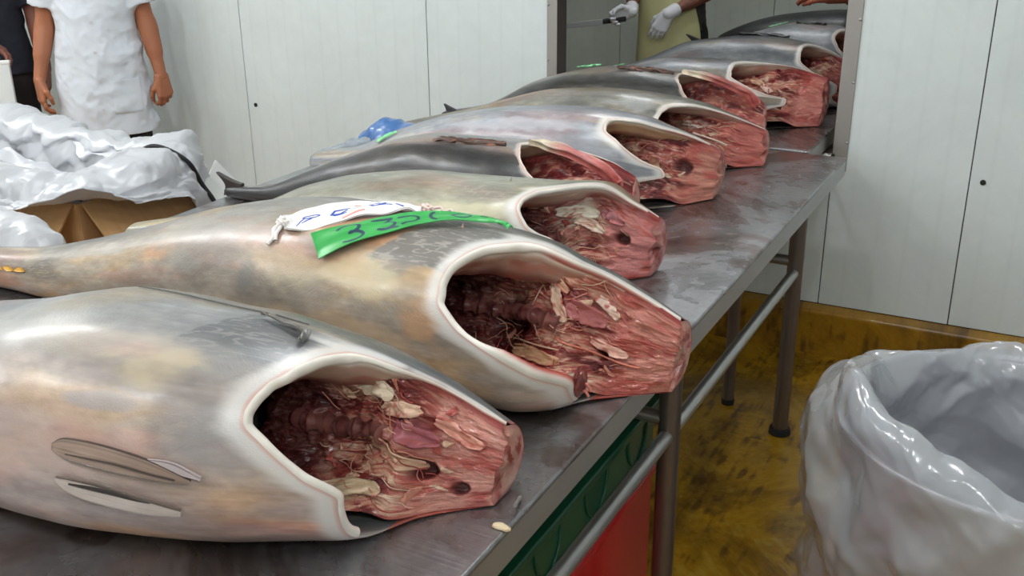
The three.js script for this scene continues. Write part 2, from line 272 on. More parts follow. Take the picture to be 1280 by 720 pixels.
function makeTuna(o) {
  const S = o.S, k = o.k || 0.8, n = S.length, xT = S[0][0], xE = S[n - 1][0], sd = o.seed;
  const fz = curve(S.map(s => [s[0], s[1]])), fb = curve(S.map(s => [s[0], s[2]]));
  const ox = (xT + xE) / 2, oz = fz(ox), O = [ox, T, oz];
  const t = thing('tuna', o.label, 'fish', O);
  // outer surface at axis position x, angle a in degrees (0 up, + towards the table's front), scale s
  function surf(x, a, s = 1, raw = false) {
    const b = fb(x), c = b * k, r = a * D2R; let cy = Math.cos(r), sz = Math.sin(r);
    const e = 1 + 0.05 * Math.pow(Math.sin(2 * r), 2);           // a slightly boxy oval
    let y = c + c * cy * s * e, z = fz(x) + b * sz * s * e * (1 + 0.07 * Math.exp(-Math.pow((a + 95) / 20, 2)));
    const q = 0.005 * (b / 0.18) * fbm(x * 7, a / 40, sd, 3); y += q * cy; z += q * sz;
    if (y < 0.002) y = 0.002;
    return raw ? [x, y + T, z] : [x - ox, y, z - oz];
  }
  const nrm = (x, a) => { const b = fb(x), c = b * k, r = a * D2R, v = V3(0, Math.cos(r) / c, Math.sin(r) / b); const d = (fb(x + 0.01) - fb(x - 0.01)) / 0.02; v.normalize(); v.x = -d * 0.7; return v.normalize(); };
  // rim: axis position where the skin ends, by angle
  const R = curve([[-181, xE], ...o.rim, [181, o.rim[o.rim.length - 1][1]]]);
  const rimX = a => R(a) + 0.0016 * noise(a / 6, sd) * sst(100, 85, a) * (R(a) < xE - 0.01 ? 1 : 0);
  let minR = 9, minA = 0; for (let a = -60; a < 130; a++) if (R(a) < minR) { minR = R(a); minA = a; }
  // columns spaced evenly along the rim
  const NA = o.res[0], As = []; { let L = [0], a0 = -180; for (let i = 1; i <= 1440; i++) { const a = -180 + i * 0.25; L.push(L[i - 1] + Math.hypot(0.25 * D2R * 0.15, (R(a) - R(a0)) * 0.7)); a0 = a; } let j = 0; for (let i = 0; i <= NA; i++) { const w = L[1440] * i / NA; while (j < 1439 && L[j + 1] < w) j++; As.push(-180 + 0.25 * (j + clamp((w - L[j]) / (L[j + 1] - L[j] + 1e-9)))); } }
  // ── skin
  const tipS = Math.max(...o.rim.filter(q => q[0] > 60 && q[0] < 128).map(q => q[1]));
  const TW = o.tex[0], TH = o.tex[1], slope = a => (R(a + 1) - R(a - 1)) / (2 * D2R * 0.15);
  const map = tex(TW, TH, (u, v) => {
    const x = lerp(xT, xE, u), a = v * 360 - 180; let c = o.skin(x, a);
    const g = fbm(x * 9, a / 22, sd, 4), f = fbm(x * 60, a / 3.2, sd + 3, 3), st = fbm(x * 14, a / 1.6, sd + 8, 2);
    const hue = fbm(x * 6 + 4, a / 26, sd + 50, 4), m2 = fbm(x * 26, a / 9, sd + 61, 4);
    c = mix3(c, [c[0] * 1.14, c[1] * 1.03, c[2] * 0.86], sst(0.02, 0.4, hue) * (o.hue ?? 0.8)); c = mix3(c, [c[0] * 0.83, c[1] * 0.84, c[2] * 0.85], sst(0.02, 0.4, -hue) * (o.hue ?? 0.8)); c = mix3(c, [c[0] * 1.08, c[1] * 0.94, c[2] * 0.92], sst(0.1, 0.4, fbm(x * 5, a / 24, sd + 71, 3)) * (o.hue ?? 0.8));
    const q = 30 * g + 15 * f + 9 * st + 22 * m2 * sst(-0.2, 0.3, hue + g); c = [c[0] + q, c[1] + q * 0.98, c[2] + q * 0.95];
    for (const p of o.patches || []) {
      const dx = (x - p.x) / p.rx, da = (a - p.a) / p.ra, w = p.sharp ? sst(1.06, 0.94, Math.max(Math.abs(dx + (p.skew || 0) * da), Math.abs(da)) + 0.16 * fbm(x * 40, a / 5, sd, 3)) : sst(1.05, 0.45, Math.hypot(dx, da) + 0.6 * fbm(x * 22, a / 9, sd + 2, 3));
      if (w > 0) { let pc = p.c; if (p.scratch) { const r = sst(0.35, 0.6, ridge(x * 40 + a * 0.1, a / 2.4, sd, 2)) * p.scratch; pc = mix3(pc, [205, 200, 190], r); } c = mix3(c, pc, w * p.s); }
    }
    const d = (R(a) - x) / Math.sqrt(1 + slope(a) ** 2);
    if (a > 124 && x > tipS + 0.004) return mix3([150, 66, 58], [196, 122, 106], sst(-0.2, 0.3, g));
    if (R(a) < xE - 0.004) { const w = sst(Math.max(o.band * 0.6, o.band + 0.014 * fbm(x * 14, a / 12, sd)), o.band * 0.35, d) * 0.85; c = mix3(c, o.bandC || [224, 220, 216], w); c = mix3(c, [205, 150, 135], sst(0.006, 0.001, d) * 0.6); }
    else c = mix3(c, [150, 80, 72], sst(0.01, 0.002, xE - x));
    return c;
  }, true, false);
  const skinMat = phy({ map, roughness: o.rough || 0.42, bumpMap: skinBump, bumpScale: 0.0007, clearcoat: o.coat ?? 0.38, clearcoatRoughness: 0.26 });
  const NX = o.res[1], cols = As.map(a => [a, rimX(a)]);
  const sg = grid(NA, NX, (u, v, i, j) => { const [a, xr] = cols[i], w = j / NX, vv = w < 0.5 ? w : w, x = lerp(xT, xr, 1 - Math.pow(1 - vv, 1.35)); return { p: surf(x, a), uv: [(x - xT) / (xE - xT), (a + 180) / 360] }; });
  mesh('skin', sg, skinMat, t);
  // tail stump closing the body
  const cap = grid(24, 4, (u, v) => { const a = u * 360 - 180, s = 1 - v, p = surf(xT, a, 1); const c = fb(xT) * k; return { p: [xT - ox - 0.02 * Math.sqrt(1 - s * s), c + (p[1] - c) * s, (fz(xT) - oz) + (p[2] - (fz(xT) - oz)) * s], uv: [0.01, u] }; }, { flip: true });
  mesh('tail_stump', cap, skinMat, t);
  // ── lip: the thick cut edge rolling into the inner wall
  const lipC = o.lipC || [226, 220, 210], inC = o.inC || [188, 158, 140], NL = 22;
  const li = []; As.forEach((a, i) => { if (a > -60 && a < (o.lipA || 138) && R(a) < xE - 0.003) li.push(i); });
  const lipPt = (i, v) => {
    const a = As[i], xr = cols[i][1], P = V3(...surf(xr, a)), Nn = nrm(xr, a), Q0 = V3(...surf(rimX(a - 1), a - 1)), Q1 = V3(...surf(rimX(a + 1), a + 1));
    const Tn = Q1.sub(Q0).normalize(); const B = Nn.clone().cross(Tn).normalize();
    const st = Math.abs(slope(a)), th = 0.72 * (o.th || 0.02) * (fb(xr) / 0.16) * clamp(1.3 - st * 0.22, 0.45, 1) * (1 + 0.12 * noise(a / 14, sd + 5) * sst(95, 80, a)) * (1 + (o.flapTh || 0) * sst(minR + 0.06, minR + 0.15, xr));
    if (v < 0.4) { const q = v / 0.4 * Math.PI; return P.addScaledVector(Nn, -th * (1 - Math.cos(q)) / 2).addScaledVector(B, th * 0.42 * Math.sin(q)); }
    const d = (v - 0.4) / 0.6, fn = sst(-30, -5, a) * sst(95, 65, a) * (fb(xr) / 0.16); return P.addScaledVector(Nn, -th * (1 + 0.4 * d) - 0.052 * fn * Math.pow(d, 1.2) - 0.003 * noise(a / 7, d * 4, sd) * sst(95, 80, a)).addScaledVector(B, -(0.015 + 0.06 / (1 + 0.6 * st)) * Math.pow(d, 1.4));
  };
  const lg = grid(li.length - 1, NL, (u, v, i, j) => {
    const a = As[li[i]], P = lipPt(li[i], v); let c;
    const xr = R(a), tip = sst(minR + 0.09, minR + 0.14, xr) * (o.tip ?? 1) * (a > 60 ? 1 : 0.7);
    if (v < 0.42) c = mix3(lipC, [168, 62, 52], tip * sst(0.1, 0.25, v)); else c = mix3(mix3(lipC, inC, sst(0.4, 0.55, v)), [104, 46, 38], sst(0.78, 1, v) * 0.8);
    const q = 22 * fbm(a / 6, v * 6, sd, 3); c = [c[0] + q, c[1] + q, c[2] + q];
    const rr = sst(0.15, 0.4, fbm(a / 10, v * 3, sd + 6, 3)); c = mix3(c, [172, 84, 72], rr * 0.6 * sst(0.4, 0.75, v)); return { p: [P.x, P.y, P.z], c };
  }, { colors: true });
  mesh('collar', lg, SHEET, t);
  // ── flesh: cavity floor, cut meat and end face
  const F = Object.assign({ aD: -22, aV: 164, prof: [[-0.14, -0.62], [0, -0.5], [0.06, -0.32], [0.12, -0.04], [1, 0.18]], amp: 0.011, spine: 0.5 }, o.flesh);
  const xs = minR - 0.14, len = xE - xs, NXF = o.res[2], NTF = o.res[3];
  const pf = curve([[xs, F.prof[0][1]], [minR, F.prof[1][1]], [minR + F.prof[2][0], F.prof[2][1]], [minR + F.prof[3][0], F.prof[3][1]], [xE, F.prof[4][1]]]);
  const tipX = Math.max(...o.rim.filter(q => q[0] > 60 && q[0] < (F.tipA || 128)).map(q => q[1]));
  function fpt(x, tt, extra = 0) {
    const sc = lerp(0.8, 0.985, sst(minR - 0.02, minR + 0.07, x)), b = fb(x);
    const Dp = surf(x, F.aD, sc), Vp = surf(x, F.aV, lerp(0.78, 0.98, sst(tipX - 0.03, tipX + 0.03, x)));
    const dy = Vp[1] - Dp[1], dz = Vp[2] - Dp[2], L = Math.hypot(dy, dz); const ny = dz / L, nz = -dy / L;
    const sh = Math.pow(Math.sin(Math.PI * clamp(tt, 0, 1)), 0.75);
    const e = sst(0, 0.1, tt) * sst(1, 0.9, tt);
    const r1 = ridge(x * 15 + 3, tt * 5 + 0.6 * noise(x * 20, tt * 3, sd), sd, 3), r2 = fbm(x * 34, tt * 16, sd + 4, 3), r3 = ridge(x * 26, tt * 30 + 2 * noise(x * 30, tt * 6, sd), sd + 9, 2);
    let h = b * pf(x) * sh + F.amp * e * (1.0 * r1 * (1 - 0.75 * sst(xE - 0.12, xE - 0.02, x)) + 1.1 * r2 * (1 - 0.5 * sst(xE - 0.08, xE, x)) + 0.35 * r3 * sst(xE, xE - 0.15, x));
    const w = sst(minR - 0.13, minR - 0.04, x) * sst(minR + 0.19, minR + 0.09, x), ts = F.spine;
    h += w * 0.02 * Math.exp(-Math.pow((tt - ts) / 0.07, 2)) * (0.75 + 0.25 * Math.sin(x * 2 * Math.PI / 0.026));
    for (const q of F.holes || []) h -= q[3] * Math.exp(-Math.pow(Math.hypot((x - minR - q[0]) / q[2], (tt - q[1]) / (q[2] * 5)), 4));
    h += extra;
    const xj = 0.016 * fbm(tt * 5, sd, 2, 3) * sst(xE - 0.05, xE, x);
    return { p: [x + xj - ox, Math.max(0.003, lerp(Dp[1], Vp[1], tt) + ny * h), lerp(Dp[2], Vp[2], tt) + nz * h], r1, r2, r3, n: V3(0, ny, nz) };
  }
  const PINK = F.pink || [214, 150, 134];
  function fcol(x, tt, q) {
    const m = (x - minR) / (xE - minR), f1 = fbm(x * 22, tt * 11, sd + 21, 4), f2 = ridge(x * 18, tt * 40 + 3 * noise(x * 16, tt * 5), sd + 2, 3), f3 = fbm(x * 60, tt * 40, sd + 5, 3);
    let c = mix3([134, 40, 38], [192, 100, 86], sst(-0.3, 0.35, f1));
    c = mix3(c, [212, 168, 142], sst(0.12, 0.5, f2 * 0.7 + f1 * 0.5) * 0.85 * sst(0.85, 0.5, m) * (F.cream ?? 1.12));
    c = mix3(c, [226, 210, 184], sst(0.3, 0.55, fbm(x * 12, tt * 8, sd + 31, 3) + 0.3 * f3) * 0.9 * sst(0.95, 0.5, m) * (F.cream ?? 1.12));
    c = mix3(c, [88, 16, 18], sst(0.16, 0.42, -f1 + 0.25 * f3) * 0.85); c = mix3(c, [232, 196, 172], sst(0.3, 0.5, f3 + 0.3 * f2) * 0.6);
    c = mix3(c, mix3(PINK, [182, 82, 72], sst(-0.05, 0.4, fbm(x * 26, tt * 9, sd + 12, 3))), sst(F.end ?? 0.55, (F.end ?? 0.55) + 0.12, m + 0.12 * f1) * 0.88);
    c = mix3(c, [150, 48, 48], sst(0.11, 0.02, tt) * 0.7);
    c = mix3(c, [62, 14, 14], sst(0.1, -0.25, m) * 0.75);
    const sp = sst(minR - 0.13, minR - 0.04, x) * sst(minR + 0.19, minR + 0.12, x) * Math.exp(-Math.pow((tt - F.spine) / 0.075, 2)); c = mix3(c, [176, 104, 96], sp * 0.65);
    for (const z of F.holes || []) c = mix3(c, [64, 8, 8], clamp(1.4 * Math.exp(-Math.pow(Math.hypot((x - minR - z[0]) / z[2], (tt - z[1]) / (z[2] * 5)), 4))) * 0.9);
    for (const z of F.spots || []) c = mix3(c, z[4], sst(1, 0.3, Math.hypot((x - minR - z[0]) / z[2], (tt - z[1]) / z[3]) + 0.6 * f1) * 0.9);
    const g = 18 * f3 + 9 * f2 * sst(0.8, 0.5, m); return [clamp(c[0] + g, 8, 250), clamp(c[1] + g * 0.85, 4, 250), clamp(c[2] + g * 0.8, 4, 250)];
  }
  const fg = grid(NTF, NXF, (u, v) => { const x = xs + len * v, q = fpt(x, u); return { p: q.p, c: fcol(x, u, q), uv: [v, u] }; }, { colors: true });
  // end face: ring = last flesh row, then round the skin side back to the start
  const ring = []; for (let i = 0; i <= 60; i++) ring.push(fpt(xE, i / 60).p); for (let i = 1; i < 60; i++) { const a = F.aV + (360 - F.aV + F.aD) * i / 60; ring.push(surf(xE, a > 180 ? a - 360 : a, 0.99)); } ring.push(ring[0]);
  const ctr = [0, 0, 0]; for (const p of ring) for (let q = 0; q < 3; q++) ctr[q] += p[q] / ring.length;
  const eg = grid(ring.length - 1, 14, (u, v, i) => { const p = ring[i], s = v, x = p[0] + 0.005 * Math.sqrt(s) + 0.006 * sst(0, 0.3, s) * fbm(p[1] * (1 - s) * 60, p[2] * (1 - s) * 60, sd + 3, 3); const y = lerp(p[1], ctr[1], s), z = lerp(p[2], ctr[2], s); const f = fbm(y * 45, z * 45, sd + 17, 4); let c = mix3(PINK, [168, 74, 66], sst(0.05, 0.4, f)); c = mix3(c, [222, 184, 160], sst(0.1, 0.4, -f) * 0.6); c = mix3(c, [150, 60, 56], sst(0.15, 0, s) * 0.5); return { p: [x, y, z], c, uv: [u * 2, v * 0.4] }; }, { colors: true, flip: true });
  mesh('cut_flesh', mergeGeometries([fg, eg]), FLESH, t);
  // vertebrae of the opened backbone
  if (F.bones) {
    const x0 = minR - 0.07, c0 = F.spine;
    for (let i = 0; i < F.bones; i++) {
      const x = x0 + i * 0.027, P = fpt(x, c0, 0.004).p, P2 = fpt(x + 0.025, c0, 0.004).p, r = 0.0145;
      const g = new THREE.LatheGeometry([[0.001, -0.0125], [r * 0.98, -0.0125], [r * 1.06, -0.010], [r * 0.74, -0.003], [r * 0.72, 0.003], [r * 1.06, 0.010], [r * 0.98, 0.0125], [0.001, 0.0125]].map(p => new THREE.Vector2(...p)), 18);
      g.applyQuaternion(new THREE.Quaternion().setFromUnitVectors(V3(0, 1, 0), V3(P2[0] - P[0], P2[1] - P[1], P2[2] - P[2]).normalize())); g.translate(P[0], P[1], P[2]);
      const p = g.attributes.position, C = []; for (let q = 0; q < p.count; q++) { const f = fbm(p.getX(q) * 60, p.getY(q) * 60, p.getZ(q) * 60 + sd, 3); const c = mix3([176, 106, 98], [112, 40, 40], sst(-0.1, 0.4, f)); C.push(...c.map(toLin)); }
      g.setAttribute('color', new THREE.Float32BufferAttribute(C, 3)); mesh('vertebra', g, FLESH, t);
    }
  }
  // torn fibres and scraps of membrane hanging in the cut
  {
    const rd = rng(sd * 97 + 5), L = [], nF = F.fibres ?? 40, nS = F.scraps ?? 10;
    const paint = (g, c) => { const C = [], m = g.attributes.position.count; for (let q = 0; q < m; q++) C.push(...c.map(toLin)); g.setAttribute('color', new THREE.Float32BufferAttribute(C, 3)); return g; };
    const pick = () => { const r = rd(); return r < 0.3 ? [214, 176, 148] : r < 0.65 ? [200, 132, 112] : r < 0.9 ? [165, 70, 62] : [214, 186, 162]; };
    for (let i = 0; i < nF; i++) {
      let x = minR - 0.03 + rd() * (xE - minR) * 0.8, tt = 0.12 + rd() * 0.78, dir = (rd() - 0.5) * 1.6; const pts = [], ln = 0.018 + rd() * 0.05, m = 5, sg = rd() < 0.5 ? -1 : 1;
      for (let q = 0; q < m; q++) { const P = fpt(clamp(x, xs, xE), clamp(tt, 0.05, 0.95), 0.002 + 0.012 * Math.sin(q / (m - 1) * Math.PI * (0.6 + 0.4 * rd())) * rd()).p; pts.push(P); x += sg * Math.cos(dir) * ln / m; tt += Math.sin(dir) * ln / m / 0.2; dir += (rd() - 0.5) * 1.1; }
      L.push(paint(tube(pts, 0.0005 + rd() * 0.0007, 10, 5), pick()));
    }
    for (let i = 0; i < nS; i++) {
      const x = minR - 0.01 + rd() * (xE - minR) * 0.8, tt = 0.15 + rd() * 0.7, w = 0.004 + rd() * 0.011, h = 0.0015 + rd() * 0.0035, an = rd() * 6.28, ph = rd() * 9, base = pick();
      const g = grid(8, 5, (u, v) => { const a = (u - 0.5) * 2 * w * (1 - 0.5 * v * v), bq = (v - 0.5) * 2 * h; const X = x + a * Math.cos(an) - bq * Math.sin(an), TT = tt + (a * Math.sin(an) + bq * Math.cos(an)) / 0.22; const lift = 0.001 + 0.005 * v * (0.6 + noise(u * 4 + ph, v * 3, i)) ; const q = 30 * noise(u * 9, v * 7, i + ph); return { p: fpt(clamp(X, xs, xE), clamp(TT, 0.04, 0.96), lift).p, c: [base[0] + q, base[1] + q, base[2] + q] }; }, { colors: true });
      L.push(thicken(g, 8, 5, 0.0014));
    }
    for (const [x, tt, w, h, an, base] of F.sheets || []) {
      const g = grid(22, 12, (u, v) => { const rag = 1 + 0.35 * fbm(u * 7 + x * 90, v * 5, sd, 3), a = (u - 0.5) * 2 * w, bq = (v - 0.5) * 2 * h * (1 - 0.5 * Math.pow(Math.abs(u - 0.5) * 2, 3)) * rag; const X = minR + x + a * Math.cos(an) - bq * Math.sin(an), TT = tt + (a * Math.sin(an) + bq * Math.cos(an)) / 0.22, e = Math.abs(v - 0.5) * 2; const k = 26 * fbm(u * 9, v * 6 + sd, x * 50, 3); const c = mix3(base, [176, 84, 74], sst(0.15, 0.5, fbm(u * 5, v * 4, sd + x * 40, 3) + 0.3 * e - 0.15)); return { p: fpt(clamp(X, xs, xE), clamp(TT, 0.04, 0.96), 0.003 + 0.006 * e * e + 0.005 * noise(u * 5, v * 4, x * 99)).p, c: [c[0] + k, c[1] + k, c[2] + k] }; }, { colors: true });
      mesh('membrane', thicken(g, 22, 12, 0.0025), SHEET, t);
    }
    for (const [x, tt, ln, r, c] of F.strings || []) { const pts = []; for (let q = 0; q < 6; q++) pts.push(fpt(minR + x + ln[0] * q / 5, tt + ln[1] * q / 5, 0.006 + 0.008 * Math.sin(q / 5 * Math.PI)).p); L.push(paint(tube(pts, r, 14, 6), c)); }
    if (L.length) { const f = mesh('torn_fibres', mergeGeometries(L.map(g => { const q = g.index ? g.toNonIndexed() : g; return q; })), SHEET, t); f.userData.kind = 'stuff'; }
  }
  // a strip lying on the skin: pts [x, a, half width in metres], lifted, with a lens shape
  function strip(name, pts, { lift = 0.003, th = 0.002, nu = 40, nv = 8, m, col, wav = 0, uvf, parent = t, raw = false }) {
    const fx = curve(pts.map((p, i) => [i, p[0]])), fa = curve(pts.map((p, i) => [i, p[1]])), fw = curve(pts.map((p, i) => [i, p[2]])), N = pts.length - 1;
    const at = s => V3(...surf(fx(s * N), fa(s * N), 1, raw));
    const g = grid(nu, nv, (u, v) => {
      const c = at(u), d = at(Math.min(1, u + 0.01)).sub(at(Math.max(0, u - 0.01))).normalize(), nn = nrm(fx(u * N), fa(u * N)); const side = d.clone().cross(nn).normalize();
      const w = fw(u * N) * (v - 0.5) * 2; const P = c.addScaledVector(side, w);
      // keep it on the body: pull the sides down along the curvature
      const b = fb(fx(u * N)); P.addScaledVector(nn, lift - w * w / (2 * b) * 0.9 + wav * noise(u * 7, v * 3, sd + 40));
      return { p: [P.x, Math.max(P.y, (raw ? T : 0) + 0.003), P.z], c: col ? col(u, v) : [255, 255, 255], uv: [u, v] };
    }, { colors: !!col, flip: true });
    return mesh(name, thicken(g, nu, nv, th), m, parent);
  }
  o.extra && o.extra({ t, surf, nrm, strip, fpt, O, minR, xE, xT, fb, fz });
  return { t, surf, nrm, strip, O };
}
// skin tones: back (dark), flank, belly as functions of the angle
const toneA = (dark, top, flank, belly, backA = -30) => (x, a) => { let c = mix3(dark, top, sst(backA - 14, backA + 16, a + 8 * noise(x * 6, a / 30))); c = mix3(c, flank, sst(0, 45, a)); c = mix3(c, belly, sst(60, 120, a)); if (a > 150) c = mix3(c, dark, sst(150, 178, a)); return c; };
const toneB = (top, front, edge = 22) => (x, a) => { const w = sst(edge - 7, edge + 9, a + 5 * noise(x * 9, a / 20)); return mix3(top, front, w * sst(175, 120, a)); };
function smallTag(q, label, pts) { tag(q.strip(numbered('green_tag'), pts, { lift: 0.008, th: 0.002, nu: 20, nv: 4, wav: 0.003, m: phy({ color: hex(120, 205, 140), roughness: 0.4, clearcoat: 0.3 }), parent: scene, raw: true }), label, 'tag', undefined); }
const finMat = phy({ vertexColors: true, roughness: 0.5, clearcoat: 0.3 });
const spur = (q, x, a, s, c) => { const P = V3(...q.surf(x, a)), N = q.nrm(x, a), g = new THREE.ConeGeometry(s * 0.55, s * 1.6, 10, 4); const p = g.attributes.position; for (let i = 0; i < p.count; i++) { p.setZ(i, p.getZ(i) * 0.4); p.setX(i, p.getX(i) + 0.35 * s * Math.pow((p.getY(i) / s + 0.8) / 1.6, 2)); } g.computeVertexNormals(); g.applyQuaternion(new THREE.Quaternion().setFromUnitVectors(V3(0, 1, 0), N)); g.translate(P.x, P.y, P.z); mesh('fin_stub', g, phy({ color: hex(...c), roughness: 0.5, clearcoat: 0.3 }), q.t); };

// 1: nearest
makeTuna({
  seed: 1, label: 'nearest headless tuna, its pinkish grey flank facing us with a folded pectoral fin', res: [300, 230, 300, 200], tex: [1792, 1024], band: 0.034, th: 0.024,
  S: [[-2.2, -0.86, 0.03], [-1.9, -0.875, 0.08], [-1.6, -0.89, 0.135], [-1.306, -0.90, 0.172], [-1.137, -0.915, 0.196], [-0.954, -0.955, 0.186], [-0.802, -1.02, 0.157], [-0.75, -1.045, 0.14], [-0.715, -1.10, 0.112], [-0.637, -1.15, 0.072]],
  rim: [[-30, -0.637], [-22, -0.665], [-12, -0.76], [-6, -0.806], [7, -0.823], [28, -0.839], [44, -0.848], [52, -0.845], [61, -0.823], [79, -0.776], [92, -0.746], [112, -0.747], [130, -0.748], [148, -0.746], [158, -0.70], [168, -0.637]],
  skin: toneA([82, 86, 88], [134, 134, 134], [160, 149, 143], [178, 156, 148], -24),
  patches: [{ x: -0.903, a: 3, rx: 0.062, ra: 19, c: [96, 97, 99], s: 0.92, scratch: 0.3, sharp: 1, skew: 0.3 }, { x: -0.93, a: 24, rx: 0.08, ra: 14, c: [140, 138, 136], s: 0.7 }, { x: -0.97, a: 34, rx: 0.07, ra: 12, c: [196, 178, 142], s: 0.55 }, { x: -1.05, a: 26, rx: 0.16, ra: 10, c: [190, 172, 150], s: 0.45 }, { x: -0.86, a: 64, rx: 0.08, ra: 22, c: [150, 148, 150], s: 0.5 }, { x: -1.12, a: 75, rx: 0.25, ra: 24, c: [196, 166, 156], s: 0.5 }, { x: -1.25, a: 20, rx: 0.25, ra: 22, c: [150, 148, 142], s: 0.5 }, { x: -1.0, a: 52, rx: 0.06, ra: 5, c: [150, 146, 150], s: 0.6 }],
  flesh: { sheets: [[0.035, 0.2, 0.045, 0.014, 0.25, [228, 208, 182]], [0.09, 0.3, 0.03, 0.010, -0.5, [232, 196, 170]], [0.085, 0.6, 0.04, 0.012, 0.15, [214, 176, 146]], [0.115, 0.42, 0.026, 0.014, 0.1, [156, 84, 92]], [0.16, 0.3, 0.03, 0.016, 0.3, [222, 160, 142]], [0.04, 0.86, 0.05, 0.010, -0.1, [206, 182, 150]]], aD: -20, aV: 164, bones: 6, fibres: 46, scraps: 22, end: 0.52, holes: [[0.125, 0.66, 0.014, 0.02], [0.17, 0.8, 0.012, 0.014]], spots: [[0.02, 0.2, 0.05, 0.13, [226, 206, 180]], [0.02, 0.9, 0.09, 0.07, [205, 176, 140]], [0.1, 0.36, 0.03, 0.12, [140, 62, 68]]] },
  extra(q) {
    const col = (a, b, e) => (u, v) => { const r = Math.abs(Math.sin(v * Math.PI * 5 + 0.4)); let c = mix3(a, b, r * 0.7 + 0.3 * noise(u * 9, v * 9)); return mix3(c, e, sst(0.8, 0.95, Math.abs(v - 0.5) * 2)); };
    const fin = q.strip('pectoral_fin', [[-1.049, 75, 0.004], [-1.035, 75, 0.0125], [-0.99, 76.5, 0.0155], [-0.94, 79, 0.014], [-0.905, 82, 0.008], [-0.885, 84, 0.002]], { lift: 0.007, th: 0.004, nv: 12, m: finMat, col: col([124, 104, 92], [176, 150, 134], [84, 72, 64]) });
    q.strip('fin_ray', [[-1.03, 77.5, 0.0008], [-0.97, 79, 0.0014], [-0.9, 83.5, 0.001]], { lift: 0.0095, th: 0.002, nv: 3, m: finMat, col: () => [78, 64, 56], parent: fin });
    const f2 = q.strip('pectoral_fin', [[-1.05, 91, 0.003], [-1.03, 94, 0.013], [-0.99, 97, 0.017], [-0.94, 100, 0.014], [-0.90, 102, 0.006]], { lift: 0.007, th: 0.004, nv: 12, m: finMat, col: col([196, 178, 168], [216, 204, 194], [104, 92, 84]) });
    q.strip('fin_ray', [[-1.03, 92, 0.001], [-0.99, 93, 0.0035], [-0.93, 96.5, 0.001]], { lift: 0.0095, th: 0.003, nv: 3, m: finMat, col: () => [48, 40, 36], parent: f2 });
    q.strip('fin_flap', [[-0.935, 75, 0.001], [-0.905, 77.5, 0.006], [-0.875, 82, 0.002]], { lift: 0.006, th: 0.005, nv: 5, m: finMat, col: () => [190, 176, 176] });
    q.strip('dorsal_groove', [[-1.15, -24, 0.001], [-1.05, -22.5, 0.004], [-0.96, -21, 0.004], [-0.88, -20, 0.0008]], { lift: 0.0005, th: 0.003, nv: 4, m: finMat, col: () => [104, 104, 100] });
    q.strip('skin_flap', [[-0.93, -13, 0.001], [-0.9, -11, 0.006], [-0.872, -9, 0.011], [-0.86, -6, 0.007], [-0.853, 2, 0.002]], { lift: 0.007, th: 0.0025, nv: 6, wav: 0.004, m: finMat, col: (u, v) => mix3([112, 106, 100], [84, 82, 80], u) });
    spur(q, -0.866, -10, 0.010, [128, 120, 112]);
  },
});
